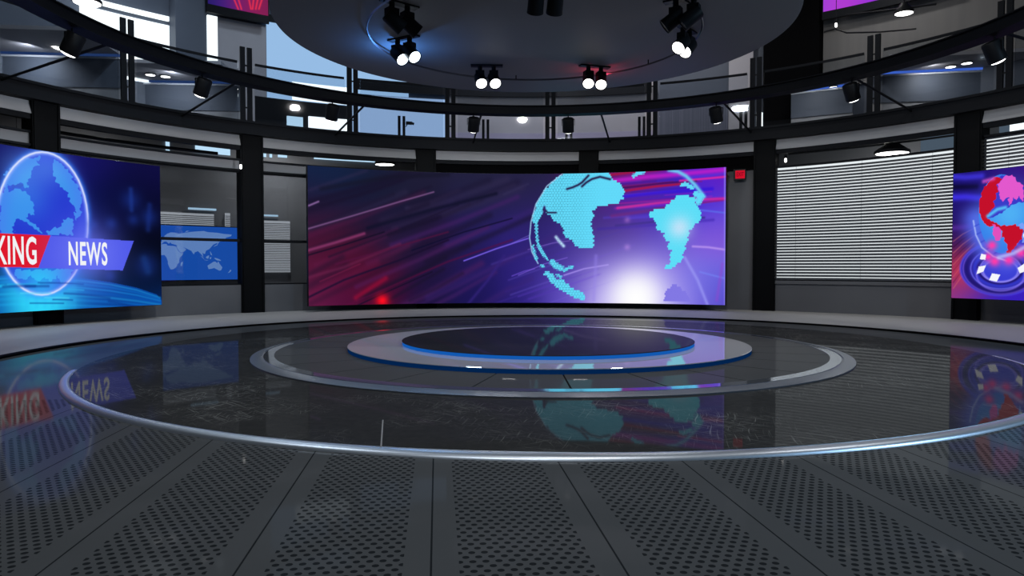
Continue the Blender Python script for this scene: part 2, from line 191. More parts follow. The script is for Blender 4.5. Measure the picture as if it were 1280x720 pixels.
  ('line',[(-56.61,2.872),(-56.68,2.602),(-56.83,2.337),(-57.07,2.081),(-57.4,1.839),(-57.8,1.616),(-58.27,1.417),(-58.8,1.244),(-59.38,1.1),(-60.0,0.988),(-60.64,0.91),(-61.31,0.865),(-61.97,0.854),(-62.63,0.877),(-63.27,0.931),(-63.88,1.017),(-64.45,1.13),(-64.97,1.27),(-65.43,1.433),(-65.84,1.616),(-66.17,1.817),(-66.43,2.032),(-66.61,2.258),(-66.71,2.491),(-66.73,2.73),(-66.67,2.969),(-66.53,3.206),(-66.31,3.438),(-66.02,3.661),(-65.65,3.871),(-65.22,4.066),(-64.73,4.242),(-64.18,4.396),(-63.6,4.526),(-62.97,4.628),(-62.33,4.701),(-61.67,4.742),(-61.01,4.749),(-60.36,4.723),(-59.73,4.662),(-59.13,4.568),(-58.57,4.441),(-58.07,4.282),(-57.62,4.096),(-57.26,3.884),(-56.96,3.651),(-56.76,3.402),(-56.64,3.14),(-56.61,2.872)],0.04,(225,232,255),0.9),
  ('line',[(-62.31,1.182),(-61.33,1.177),(-60.34,1.171),(-59.33,1.161),(-58.32,1.143),(-57.3,1.117)],0.0412970458461517,(8,50,130),0.5),
  ('line',[(-63.69,1.101),(-63.21,1.098),(-62.72,1.095),(-62.23,1.092),(-61.73,1.089),(-61.24,1.086)],0.06655333739090852,(8,50,130),0.5),
  ('line',[(-59.03,0.988),(-58.68,0.981),(-58.33,0.974),(-57.97,0.965),(-57.62,0.955),(-57.26,0.945)],0.03892842952595291,(40,190,240),0.5),
  ('line',[(-69.51,1.035),(-68.74,1.06),(-67.95,1.08),(-67.17,1.097),(-66.37,1.109),(-65.56,1.116)],0.0485012901931635,(40,190,240),0.5),
  ('line',[(-63.25,0.641),(-62.52,0.633),(-61.8,0.624),(-61.06,0.615),(-60.33,0.606),(-59.58,0.594)],0.03706662576781775,(8,50,130),0.5),
  ('line',[(-65.59,1.156),(-64.93,1.159),(-64.26,1.159),(-63.59,1.156),(-62.91,1.152),(-62.23,1.148)],0.04354933947968279,(40,190,240),0.5),
  ('line',[(-54.32,0.596),(-53.64,0.558),(-52.96,0.516),(-52.28,0.471),(-51.59,0.423),(-50.9,0.371)],0.06439146694171047,(8,50,130),0.5),
  ('line',[(-64.22,0.917),(-63.59,0.912),(-62.96,0.907),(-62.32,0.902),(-61.67,0.896),(-61.02,0.891)],0.04373878963513013,(90,220,250),0.5),
  ('line',[(-60.73,0.713),(-60.3,0.709),(-59.87,0.702),(-59.44,0.695),(-59.01,0.686),(-58.57,0.676)],0.04209000223671262,(8,50,130),0.5),
  ('line',[(-69.04,1.071),(-68.46,1.088),(-67.87,1.103),(-67.28,1.115),(-66.69,1.125),(-66.09,1.133)],0.06008445845674137,(40,190,240),0.5),
  ('line',[(-61.64,0.773),(-61.12,0.768),(-60.59,0.762),(-60.06,0.756),(-59.53,0.747),(-58.99,0.737)],0.039699190167350504,(90,220,250),0.5),
  ('line',[(-66.08,1.101),(-65.41,1.106),(-64.74,1.108),(-64.06,1.106),(-63.38,1.102),(-62.69,1.098)],0.06284888863373125,(8,50,130),0.5),
  ('line',[(-52.56,0.388),(-52.16,0.361),(-51.76,0.332),(-51.36,0.302),(-50.95,0.271),(-50.55,0.239)],0.049354469732977704,(8,50,130),0.5),
  ('line',[(-59.45,0.87),(-58.43,0.85),(-57.4,0.821),(-56.35,0.785),(-55.29,0.74),(-54.23,0.687)],0.05845619037231679,(8,50,130),0.5),
  ('glow',(-51.48,3.645),0.42,(25,50,140),0.55),
  ('glow',(-49.25,3.157),0.4,(25,50,140),0.55),
  ('glow',(-53.88,2.908),0.25,(25,50,140),0.55),
  ('glow',(-49.64,1.675),0.55,(25,50,140),0.55),
  ('glow',(-51.22,3.054),0.25,(25,50,140),0.55),
  ('glow',(-56.05,2.844),0.2,(25,50,140),0.55),
  ('glow',(-54.13,1.346),0.25,(25,50,140),0.55),
  ('line',[(-51.46,3.979),(-51.41,3.349)],0.12,(30,60,150),0.5),
  ('line',[(-49.17,3.538),(-49.4,2.776)],0.14,(24,48,130),0.5),
  ('line',[(-49.94,1.864),(-49.5,1.485)],0.2,(24,60,130),0.5),
  ('poly',[(-74.23,2.506),(-60.88,2.477),(-62.21,1.588),(-74.98,1.675)],(222,24,44),1),
  ('poly',[(-60.88,2.477),(-51.2,2.406),(-52.59,1.511),(-62.29,1.588)],(78,88,232),1),
  ('glow',(-56.67,1.989),1.3,(112,122,246),0.8),
 ],
 'right': [
  ('base',0.55,[(64.97,4.267,(26,18,120)),(69.12,4.381,(34,16,120)),(72.1,4.289,(60,16,120)),(65.19,3.691,(50,34,205)),(65.35,3.996,(10,8,46)),(65.66,3.302,(12,8,44)),(67.01,3.278,(30,20,110)),(65.44,2.64,(60,26,120)),(65.45,2.354,(30,10,50)),(65.77,1.686,(150,40,70)),(65.37,0.85,(205,70,110)),(66.69,1.332,(120,40,110)),(67.18,0.699,(60,40,190)),(69.81,0.724,(40,30,200)),(72.36,0.749,(60,30,190)),(72.24,2.344,(50,40,200)),(72.14,3.671,(40,20,120)),(76.61,3.561,(40,20,120)),(76.71,2.304,(60,30,150)),(76.81,1.045,(70,30,150))]),
  ('line',[(64.7,4.306),(66.2,4.242),(67.97,4.231)],0.16,(60,50,210),0.9),
  ('line',[(64.73,3.684),(66.24,3.668),(67.72,3.605)],0.18,(60,46,225),0.95),
  ('line',[(64.72,3.988),(67.41,3.938)],0.14,(10,8,40),0.8),
  ('line',[(64.94,2.765),(66.0,2.776),(67.63,2.81)],0.14,(80,36,140),0.8),
  ('line',[(64.97,2.366),(66.01,2.571),(67.34,2.736)],0.03,(200,110,110),0.5),
  ('line',[(64.98,2.19),(66.02,2.421),(67.35,2.627)],0.03,(30,10,40),0.5),
  ('line',[(64.99,2.015),(66.03,2.271),(67.35,2.518)],0.03,(200,110,110),0.5),
  ('line',[(65.0,1.839),(66.04,2.121),(67.36,2.409)],0.03,(30,10,40),0.5),
  ('line',[(65.01,1.663),(66.05,1.97),(67.37,2.3)],0.03,(200,110,110),0.5),
  ('line',[(65.03,1.487),(66.06,1.82),(67.37,2.191)],0.03,(30,10,40),0.5),
  ('line',[(65.04,1.312),(66.07,1.67),(67.38,2.082)],0.03,(200,110,110),0.5),
  ('line',[(65.05,1.136),(66.08,1.52),(67.39,1.973)],0.03,(30,10,40),0.5),
  ('line',[(65.06,0.96),(66.09,1.37),(67.4,1.864)],0.03,(200,110,110),0.5),
  ('glow',(66.08,1.528),0.7,(220,60,80),0.6),
  ('poly',[(74.42,1.555),(74.39,1.461),(74.29,1.368),(74.13,1.278),(73.9,1.192),(73.6,1.111),(73.25,1.037),(72.85,0.971),(72.4,0.915),(71.91,0.868),(71.39,0.832),(70.85,0.808),(70.29,0.797),(69.73,0.798),(69.17,0.813),(68.63,0.841),(68.11,0.882),(67.63,0.935),(67.19,0.999),(66.8,1.074),(66.47,1.158),(66.2,1.25),(66.0,1.347),(65.88,1.448),(65.84,1.552),(65.87,1.655),(65.98,1.756),(66.16,1.854),(66.41,1.945),(66.73,2.03),(67.11,2.105),(67.54,2.169),(68.02,2.222),(68.53,2.263),(69.07,2.292),(69.62,2.307),(70.18,2.309),(70.74,2.298),(71.29,2.274),(71.81,2.239),(72.31,2.193),(72.76,2.136),(73.18,2.071),(73.54,1.997),(73.84,1.917),(74.09,1.831),(74.26,1.741),(74.37,1.649),(74.42,1.555)],(46,34,150),1),
  ('line',[(74.42,1.555),(74.39,1.461),(74.29,1.368),(74.13,1.278),(73.9,1.192),(73.6,1.111),(73.25,1.037),(72.85,0.971),(72.4,0.915),(71.91,0.868),(71.39,0.832),(70.85,0.808),(70.29,0.797),(69.73,0.798),(69.17,0.813),(68.63,0.841),(68.11,0.882),(67.63,0.935),(67.19,0.999),(66.8,1.074),(66.47,1.158),(66.2,1.25),(66.0,1.347),(65.88,1.448),(65.84,1.552),(65.87,1.655),(65.98,1.756),(66.16,1.854),(66.41,1.945),(66.73,2.03),(67.11,2.105),(67.54,2.169),(68.02,2.222),(68.53,2.263),(69.07,2.292),(69.62,2.307),(70.18,2.309),(70.74,2.298),(71.29,2.274),(71.81,2.239),(72.31,2.193),(72.76,2.136),(73.18,2.071),(73.54,1.997),(73.84,1.917),(74.09,1.831),(74.26,1.741),(74.37,1.649),(74.42,1.555)],0.06,(80,70,230),0.75),
  ('line',[(74.14,1.555),(74.12,1.465),(74.03,1.377),(73.87,1.291),(73.66,1.209),(73.38,1.132),(73.06,1.062),(72.68,0.999),(72.26,0.946),(71.8,0.901),(71.32,0.868),(70.81,0.845),(70.29,0.835),(69.76,0.836),(69.24,0.851),(68.74,0.877),(68.25,0.916),(67.8,0.967),(67.39,1.028),(67.03,1.099),(66.72,1.179),(66.48,1.266),(66.29,1.358),(66.18,1.454),(66.14,1.552),(66.17,1.65),(66.27,1.746),(66.44,1.838),(66.67,1.925),(66.97,2.005),(67.32,2.076),(67.73,2.137),(68.17,2.188),(68.65,2.227),(69.15,2.254),(69.66,2.269),(70.19,2.271),(70.71,2.261),(71.22,2.239),(71.71,2.206),(72.17,2.162),(72.6,2.108),(72.98,2.046),(73.32,1.976),(73.61,1.9),(73.83,1.818),(74.0,1.732),(74.11,1.644),(74.14,1.555)],0.04,(120,90,230),0.75),
  ('line',[(73.82,1.554),(73.79,1.472),(73.71,1.391),(73.57,1.312),(73.37,1.237),(73.12,1.167),(72.82,1.102),(72.47,1.045),(72.09,0.996),(71.67,0.955),(71.22,0.925),(70.76,0.904),(70.28,0.895),(69.8,0.897),(69.33,0.911),(68.87,0.935),(68.43,0.971),(68.02,1.017),(67.64,1.074),(67.31,1.139),(67.03,1.211),(66.8,1.291),(66.64,1.375),(66.54,1.463),(66.5,1.552),(66.52,1.641),(66.62,1.729),(66.77,1.813),(66.98,1.892),(67.26,1.965),(67.58,2.031),(67.94,2.087),(68.35,2.133),(68.78,2.17),(69.24,2.195),(69.71,2.208),(70.19,2.211),(70.67,2.202),(71.13,2.182),(71.58,2.152),(72.01,2.112),(72.4,2.063),(72.75,2.006),(73.06,1.942),(73.32,1.872),(73.53,1.797),(73.69,1.718),(73.78,1.637),(73.82,1.554)],0.12,(30,20,100),0.75),
  ('line',[(73.38,1.554),(73.36,1.482),(73.28,1.411),(73.16,1.342),(72.99,1.276),(72.76,1.214),(72.5,1.158),(72.2,1.108),(71.86,1.065),(71.49,1.03),(71.1,1.003),(70.69,0.986),(70.28,0.978),(69.86,0.981),(69.44,0.993),(69.04,1.014),(68.66,1.046),(68.3,1.087),(67.97,1.136),(67.68,1.192),(67.44,1.256),(67.24,1.325),(67.1,1.398),(67.01,1.474),(66.97,1.552),(67.0,1.63),(67.08,1.706),(67.21,1.779),(67.4,1.848),(67.63,1.912),(67.91,1.969),(68.23,2.018),(68.59,2.059),(68.97,2.091),(69.37,2.113),(69.78,2.125),(70.2,2.127),(70.61,2.12),(71.02,2.103),(71.42,2.077),(71.79,2.042),(72.13,2.0),(72.44,1.95),(72.71,1.894),(72.94,1.833),(73.13,1.767),(73.26,1.698),(73.35,1.627),(73.38,1.554)],0.04,(110,110,240),0.75),
  ('line',[(72.99,1.554),(72.97,1.491),(72.91,1.429),(72.8,1.369),(72.65,1.311),(72.45,1.258),(72.22,1.209),(71.95,1.165),(71.66,1.128),(71.34,1.098),(70.99,1.075),(70.64,1.06),(70.27,1.054),(69.91,1.056),(69.54,1.067),(69.19,1.086),(68.85,1.114),(68.54,1.149),(68.26,1.192),(68.01,1.241),(67.79,1.296),(67.62,1.356),(67.5,1.419),(67.42,1.485),(67.39,1.552),(67.41,1.619),(67.48,1.685),(67.59,1.749),(67.76,1.808),(67.96,1.864),(68.21,1.913),(68.49,1.956),(68.79,1.991),(69.13,2.019),(69.48,2.039),(69.84,2.05),(70.2,2.052),(70.57,2.046),(70.93,2.031),(71.27,2.009),(71.6,1.979),(71.9,1.942),(72.17,1.899),(72.41,1.85),(72.61,1.797),(72.77,1.739),(72.89,1.679),(72.96,1.617),(72.99,1.554)],0.09,(50,60,210),0.75),
  ('line',[(72.6,1.554),(72.59,1.5),(72.53,1.447),(72.44,1.396),(72.31,1.347),(72.14,1.302),(71.94,1.26),(71.71,1.223),(71.46,1.192),(71.18,1.166),(70.89,1.147),(70.58,1.135),(70.27,1.13),(69.95,1.132),(69.64,1.141),(69.34,1.158),(69.05,1.181),(68.79,1.211),(68.54,1.247),(68.33,1.289),(68.15,1.336),(68.0,1.386),(67.89,1.44),(67.83,1.496),(67.8,1.552),(67.82,1.609),(67.88,1.665),(67.98,1.718),(68.12,1.769),(68.29,1.816),(68.5,1.857),(68.74,1.894),(69.0,1.924),(69.29,1.948),(69.58,1.965),(69.89,1.974),(70.21,1.976),(70.52,1.971),(70.83,1.959),(71.12,1.94),(71.4,1.915),(71.66,1.884),(71.9,1.847),(72.1,1.806),(72.28,1.761),(72.42,1.712),(72.52,1.661),(72.58,1.608),(72.6,1.554)],0.05,(26,18,96),0.75),
  ('line',[(72.38,1.554),(72.37,1.506),(72.32,1.458),(72.23,1.412),(72.11,1.369),(71.96,1.328),(71.78,1.291),(71.57,1.258),(71.34,1.23),(71.09,1.207),(70.82,1.19),(70.55,1.18),(70.26,1.175),(69.98,1.177),(69.7,1.185),(69.43,1.2),(69.17,1.221),(68.92,1.248),(68.7,1.281),(68.51,1.318),(68.35,1.359),(68.22,1.405),(68.12,1.452),(68.06,1.502),(68.04,1.552),(68.05,1.603),(68.1,1.653),(68.2,1.7),(68.32,1.745),(68.48,1.787),(68.67,1.824),(68.88,1.857),(69.12,1.884),(69.38,1.905),(69.65,1.92),(69.93,1.929),(70.21,1.931),(70.49,1.927),(70.77,1.916),(71.04,1.899),(71.29,1.877),(71.53,1.849),(71.74,1.816),(71.93,1.779),(72.08,1.739),(72.21,1.695),(72.3,1.649),(72.36,1.602),(72.38,1.554)],0.03,(150,140,250),0.75),
  ('line',[(71.94,1.554),(71.92,1.515),(71.88,1.477),(71.82,1.44),(71.72,1.405),(71.6,1.372),(71.46,1.343),(71.29,1.316),(71.11,1.294),(70.91,1.276),(70.7,1.263),(70.48,1.254),(70.26,1.251),(70.03,1.252),(69.81,1.259),(69.6,1.271),(69.39,1.288),(69.2,1.31),(69.03,1.336),(68.88,1.366),(68.75,1.399),(68.65,1.435),(68.57,1.473),(68.52,1.512),(68.5,1.553),(68.52,1.593),(68.56,1.632),(68.63,1.67),(68.73,1.706),(68.85,1.74),(69.0,1.769),(69.17,1.795),(69.36,1.817),(69.56,1.834),(69.77,1.846),(69.99,1.854),(70.22,1.855),(70.44,1.852),(70.66,1.844),(70.87,1.831),(71.07,1.813),(71.26,1.791),(71.43,1.764),(71.57,1.735),(71.7,1.702),(71.8,1.667),(71.87,1.631),(71.92,1.592),(71.94,1.554)],0.08,(70,70,230),0.75),
  ('poly',[(72.21,1.554),(72.2,1.508),(72.15,1.462),(72.08,1.418),(71.97,1.376),(71.83,1.337),(71.66,1.301),(71.47,1.27),(71.25,1.243),(71.02,1.221),(70.78,1.205),(70.52,1.194),(70.26,1.19),(70.0,1.192),(69.74,1.2),(69.49,1.215),(69.25,1.235),(69.03,1.261),(68.83,1.292),(68.65,1.328),(68.5,1.368),(68.38,1.411),(68.29,1.456),(68.23,1.504),(68.21,1.552),(68.23,1.601),(68.27,1.648),(68.36,1.694),(68.47,1.737),(68.62,1.777),(68.79,1.813),(68.99,1.844),(69.21,1.87),(69.44,1.891),(69.69,1.905),(69.95,1.914),(70.21,1.916),(70.47,1.912),(70.73,1.902),(70.98,1.886),(71.21,1.864),(71.43,1.837),(71.62,1.806),(71.79,1.771),(71.94,1.732),(72.06,1.69),(72.14,1.646),(72.19,1.6),(72.21,1.554)],(56,60,210),1),
  ('line',[(72.11,1.495),(72.09,1.454),(72.05,1.414),(71.98,1.375),(71.87,1.338),(71.74,1.304),(71.58,1.273),(71.4,1.245),(71.2,1.221),(70.98,1.202),(70.75,1.188),(70.51,1.179),(70.26,1.175),(70.02,1.177),(69.77,1.184),(69.54,1.196),(69.31,1.214),(69.1,1.236),(68.91,1.263),(68.74,1.295),(68.6,1.329),(68.49,1.367),(68.4,1.407),(68.35,1.448),(68.33,1.491),(68.35,1.533),(68.39,1.575),(68.47,1.615),(68.58,1.653),(68.72,1.688),(68.88,1.719),(69.07,1.747),(69.27,1.77),(69.5,1.788),(69.73,1.8),(69.97,1.808),(70.22,1.81),(70.47,1.807),(70.71,1.798),(70.94,1.784),(71.16,1.766),(71.36,1.742),(71.55,1.715),(71.71,1.684),(71.85,1.65),(71.96,1.614),(72.04,1.575),(72.09,1.535),(72.11,1.495)],0.05,(150,140,250),0.8),
  ('line',[(72.78,1.385),(72.77,1.328),(72.71,1.271),(72.61,1.216),(72.46,1.163),(72.29,1.114),(72.07,1.069),(71.83,1.029),(71.55,0.995),(71.26,0.967),(70.94,0.946),(70.62,0.932),(70.28,0.925),(69.94,0.927),(69.61,0.936),(69.29,0.953),(68.98,0.978),(68.69,1.009),(68.43,1.048),(68.2,1.092),(68.01,1.142),(67.85,1.196),(67.73,1.253),(67.66,1.312),(67.64,1.373),(67.65,1.434),(67.72,1.494),(67.83,1.552),(67.98,1.607),(68.16,1.657),(68.39,1.702),(68.64,1.742),(68.93,1.775),(69.23,1.801),(69.55,1.819),(69.88,1.83),(70.22,1.833),(70.55,1.828),(70.88,1.816),(71.2,1.796),(71.5,1.769),(71.78,1.736),(72.03,1.698),(72.25,1.654),(72.43,1.606),(72.58,1.554),(72.69,1.499),(72.76,1.443),(72.78,1.385)],0.05,(140,120,250),0.6),
  ('glow',(70.36,3.098),1.25,(60,30,190),0.4),
  ('line',[(67.41,2.991),(67.67,2.616),(68.25,2.263),(69.43,1.987),(70.87,1.868)],0.62,(84,100,232),0.9),
  ('line',[(67.18,2.948),(67.5,2.524),(68.17,2.163),(69.44,1.896),(70.88,1.771)],0.04,(190,200,255),0.8),
  ('line',[(67.36,2.79),(68.3,2.901)],0.035,(50,60,200),0.7),
  ('line',[(67.62,2.554),(68.54,2.668)],0.035,(50,60,200),0.7),
  ('line',[(68.07,2.318),(69.0,2.433)],0.035,(50,60,200),0.7),
  ('line',[(68.76,2.121),(69.67,2.237)],0.035,(50,60,200),0.7),
  ('line',[(69.55,1.987),(70.46,2.103)],0.035,(50,60,200),0.7),
  ('poly',[(72.77,3.056),(72.76,2.915),(72.71,2.777),(72.62,2.644),(72.48,2.518),(72.31,2.401),(72.11,2.296),(71.88,2.203),(71.61,2.125),(71.33,2.063),(71.02,2.018),(70.7,1.991),(70.38,1.983),(70.05,1.994),(69.72,2.024),(69.41,2.073),(69.1,2.14),(68.82,2.225),(68.56,2.324),(68.33,2.438),(68.14,2.564),(67.98,2.7),(67.86,2.843),(67.78,2.991),(67.75,3.141),(67.76,3.29),(67.82,3.436),(67.92,3.575),(68.06,3.706),(68.24,3.825),(68.45,3.932),(68.7,4.023),(68.97,4.098),(69.26,4.155),(69.57,4.193),(69.89,4.212),(70.22,4.212),(70.55,4.193),(70.87,4.156),(71.18,4.1),(71.48,4.029),(71.75,3.942),(72.0,3.841),(72.22,3.728),(72.4,3.606),(72.55,3.475),(72.67,3.339),(72.74,3.198),(72.77,3.056)],(52,120,232),1),
  ('glow',(71.06,3.1),1.0,(90,200,250),0.7),
  ('poly',[(68.32,3.454),(68.72,3.981),(69.71,4.182),(70.71,4.183),(71.7,4.051),(72.56,3.734),(72.66,3.402),(71.75,3.348),(70.77,3.218),(69.79,3.047),(68.64,2.988)],(58,60,200),0),
  ('poly',[(67.78,3.195),(67.78,3.542),(68.06,3.844),(68.71,4.073),(69.71,4.197),(70.17,4.109),(69.61,3.92),(69.91,3.762),(69.61,3.565),(69.24,3.474),(69.48,3.34),(68.97,3.174),(68.69,3.026),(69.22,2.888),(69.95,2.78),(70.62,2.658),(69.82,2.653),(68.65,2.82),(68.0,2.983)],(196,16,42),0),
  ('poly',[(70.17,4.094),(70.71,4.183),(71.47,4.109),(72.21,3.889),(72.62,3.623),(72.52,3.442),(72.07,3.584),(71.8,3.42),(71.51,3.553),(71.19,3.307),(70.89,3.537),(70.5,3.448),(70.1,3.531),(69.91,3.799),(69.73,3.94)],(226,88,205),0),
  ('line',[(68.27,4.069),(69.28,4.118)],0.1,(226,88,205),0.7),
  ('line',[(68.78,3.063),(69.78,3.236),(70.63,3.273)],0.09,(90,200,250),0.9),
  ('poly',[(69.23,2.827),(69.7,2.745),(70.22,2.648),(70.18,2.399),(69.78,2.35),(69.37,2.521)],(225,80,190),0),
  ('poly',[(70.18,2.739),(70.95,2.781),(71.79,2.792),(72.53,2.635),(72.32,2.38),(71.61,2.126),(71.34,1.994),(71.0,1.98),(70.87,2.206),(70.26,2.474)],(196,16,42),0),
  ('poly',[(72.01,2.789),(72.62,2.817),(72.81,2.558),(72.66,2.267),(72.38,2.342),(72.53,2.635)],(120,160,250),0),
  ('glow',(69.59,1.758),0.2,(255,60,170),1.0),
  ('glow',(71.1,1.793),0.2,(255,60,170),1.0),
  ('glow',(72.35,1.996),0.22,(255,60,170),1.0),
  ('glow',(68.86,1.89),0.16,(255,60,170),1.0),
  ('glow',(69.27,2.217),0.2,(255,60,170),1.0),
  ('poly',[(68.12,1.985),(68.65,1.945),(68.57,1.807),(67.96,1.823)],(245,245,252),1),
  ('poly',[(67.86,1.607),(68.64,1.645),(68.39,1.468),(67.63,1.389)],(245,245,252),1),
  ('poly',[(69.33,1.415),(70.22,1.379),(69.86,1.181),(69.02,1.223)],(245,245,252),1),
  ('poly',[(72.05,1.569),(72.76,1.694),(72.78,1.473),(72.28,1.421)],(245,245,252),1),
  ('poly',[(72.53,2.503),(72.81,2.544),(72.82,2.426),(72.6,2.414)],(245,245,252),1),
  ('line',[(70.01,1.871),(71.57,1.978),(72.81,2.155)],0.1,(190,200,255),0.7),
 ],
 'upper_left': [
  ('base',0.7,[(-33.76,12.548,(22,22,44)),(-32.15,12.679,(40,40,220)),(-30.33,12.688,(150,25,60)),(-28.67,12.878,(200,35,70)),(-27.37,12.938,(60,30,90)),(-30.27,14.816,(60,30,120)),(-27.49,15.058,(150,30,70)),(-33.69,14.496,(20,20,90))]),
  ('line',[(-31.89,14.994),(-31.42,12.934),(-30.71,12.361)],0.06,(235,50,80),0.9),
  ('line',[(-31.35,15.046),(-30.87,12.978),(-30.34,12.388)],0.06,(235,50,80),0.9),
  ('line',[(-30.08,15.165),(-29.59,13.077),(-29.24,12.468)],0.06,(235,50,80),0.9),
  ('line',[(-29.34,15.232),(-28.85,13.133),(-29.05,12.481)],0.06,(235,50,80),0.9),
  ('line',[(-28.79,15.282),(-28.29,13.175),(-28.68,12.507)],0.06,(235,50,80),0.9),
  ('line',[(-28.23,15.331),(-27.73,13.216),(-28.31,12.534)],0.06,(235,50,80),0.9),
 ],
 'upper_right': [
  ('base',0.7,[(42.87,12.542,(95,60,220)),(43.93,12.492,(190,70,220)),(44.8,12.521,(240,60,190)),(46.78,12.324,(130,50,210)),(49.7,12.164,(150,50,220)),(52.93,11.864,(100,60,220)),(42.81,14.725,(80,40,200)),(52.86,13.695,(90,40,210)),(47.97,14.22,(200,50,200))]),
 ],
}


# ---------------------------------------------------------------- helpers
def pol(a, R, z=0.0):
    return Vector((R*math.sin(a*D2R), R*math.cos(a*D2R), z))

def lin(c):
    return tuple(((v/255)/12.92 if v/255 <= .04045 else ((v/255+.055)/1.055)**2.4) for v in c)

def mat(name, col, rough=.5, metal=0., spec=.5, emit=None, es=1., coat=0.):
    m = bpy.data.materials.new(name); m.use_nodes = True
    b = m.node_tree.nodes['Principled BSDF']
    b.inputs['Base Color'].default_value = (*col, 1)
    b.inputs['Roughness'].default_value = rough
    b.inputs['Metallic'].default_value = metal
    b.inputs['Specular IOR Level'].default_value = spec
    b.inputs['Coat Weight'].default_value = coat
    if emit is not None:
        b.inputs['Emission Color'].default_value = (*emit, 1)
        b.inputs['Emission Strength'].default_value = es
    return m

def noise_mat(name, col, col2, scale=3., rough=.5, spec=.5, metal=0., rvar=.1, stretch=(1, 1, 1)):
    m = mat(name, col, rough, metal, spec); nt = m.node_tree; b = nt.nodes['Principled BSDF']
    tc = nt.nodes.new('ShaderNodeTexCoord'); mp = nt.nodes.new('ShaderNodeMapping'); mp.inputs['Scale'].default_value = stretch
    nz = nt.nodes.new('ShaderNodeTexNoise'); nz.inputs['Scale'].default_value = scale; nz.inputs['Detail'].default_value = 5
    mx = nt.nodes.new('ShaderNodeMix'); mx.data_type = 'RGBA'
    mx.inputs['A'].default_value = (*col, 1); mx.inputs['B'].default_value = (*col2, 1)
    mr = nt.nodes.new('ShaderNodeMapRange'); mr.inputs['To Min'].default_value = max(0, rough-rvar); mr.inputs['To Max'].default_value = rough+rvar
    nt.links.new(tc.outputs['Object'], mp.inputs['Vector']); nt.links.new(mp.outputs['Vector'], nz.inputs['Vector'])
    nt.links.new(nz.outputs['Fac'], mx.inputs['Factor']); nt.links.new(mx.outputs['Result'], b.inputs['Base Color'])
    nt.links.new(nz.outputs['Fac'], mr.inputs['Value']); nt.links.new(mr.outputs['Result'], b.inputs['Roughness'])
    return m

def add_gloss(m, fac, rough, mask=None, tint=(1, 1, 1), power=0):
    """a clear lacquer: a fixed share of sharp reflection over the base"""
    nt = m.node_tree; b = nt.nodes['Principled BSDF']; o = [n for n in nt.nodes if n.type == 'OUTPUT_MATERIAL'][0]
    for l in list(b.inputs['Specular IOR Level'].links): nt.links.remove(l)
    b.inputs['Specular IOR Level'].default_value = 0; b.inputs['Metallic'].default_value = 0
    g = nt.nodes.new('ShaderNodeBsdfGlossy'); g.inputs['Roughness'].default_value = rough; g.inputs['Color'].default_value = (*tint, 1)
    mx = nt.nodes.new('ShaderNodeMixShader'); mx.inputs[0].default_value = fac
    if power:                                              # reflection grows towards grazing angles
        lw = nt.nodes.new('ShaderNodeLayerWeight'); lw.inputs['Blend'].default_value = .5
        pw = nt.nodes.new('ShaderNodeMath'); pw.operation = 'POWER'; pw.inputs[1].default_value = power; nt.links.new(lw.outputs['Facing'], pw.inputs[0])
        if mask is None: mask = pw.outputs[0]
        else:
            pm_ = nt.nodes.new('ShaderNodeMath'); pm_.operation = 'MULTIPLY'; nt.links.new(pw.outputs[0], pm_.inputs[0]); nt.links.new(mask, pm_.inputs[1]); mask = pm_.outputs[0]
    if mask is not None:
        q = nt.nodes.new('ShaderNodeMath'); q.operation = 'MULTIPLY'; q.inputs[1].default_value = fac; nt.links.new(mask, q.inputs[0]); nt.links.new(q.outputs[0], mx.inputs[0])
    nt.links.new(b.outputs[0], mx.inputs[1]); nt.links.new(g.outputs[0], mx.inputs[2]); nt.links.new(mx.outputs[0], o.inputs['Surface'])
    return m

def glass(name, tint=(1, 1, 1), refl=.10, rough=.02):
    m = bpy.data.materials.new(name); m.use_nodes = True; nt = m.node_tree; nt.nodes.clear()
    o = nt.nodes.new('ShaderNodeOutputMaterial'); t = nt.nodes.new('ShaderNodeBsdfTransparent'); t.inputs['Color'].default_value = (*tint, 1)
    g = nt.nodes.new('ShaderNodeBsdfGlossy'); g.inputs['Roughness'].default_value = rough
    lw = nt.nodes.new('ShaderNodeFresnel'); lw.inputs['IOR'].default_value = 1.5
    ad = nt.nodes.new('ShaderNodeMath'); ad.operation = 'MULTIPLY'; ad.inputs[1].default_value = refl/.04
    ad.use_clamp = True
    mx = nt.nodes.new('ShaderNodeMixShader')
    nt.links.new(lw.outputs[0], ad.inputs[0]); nt.links.new(ad.outputs[0], mx.inputs[0])
    nt.links.new(t.outputs[0], mx.inputs[1]); nt.links.new(g.outputs[0], mx.inputs[2]); nt.links.new(mx.outputs[0], o.inputs['Surface'])
    return m

def emis(name, col, s=1.):
    m = bpy.data.materials.new(name); m.use_nodes = True; nt = m.node_tree; nt.nodes.clear()
    o = nt.nodes.new('ShaderNodeOutputMaterial'); e = nt.nodes.new('ShaderNodeEmission')
    e.inputs['Color'].default_value = (*col, 1); e.inputs['Strength'].default_value = s
    nt.links.new(e.outputs[0], o.inputs['Surface']); return m

def link_mesh(name, bm, m, parent=None, smooth=False, angle=35):
    me = bpy.data.meshes.new(name)
    bmesh.ops.recalc_face_normals(bm, faces=bm.faces)
    bm.to_mesh(me); bm.free()
    if smooth:
        for p in me.polygons: p.use_smooth = True
        try: me.set_sharp_from_angle(angle=angle*D2R)
        except Exception: pass
    o = bpy.data.objects.new(name, me); COL.objects.link(o)
    if m: me.materials.append(m)
    if parent is not None: o.parent = parent
    return o

def tag(o, label, cat=None, group=None, kind=None):
    if label: o['label'] = label
    if cat: o['category'] = cat
    if group: o['group'] = group
    if kind: o['kind'] = kind
    return o

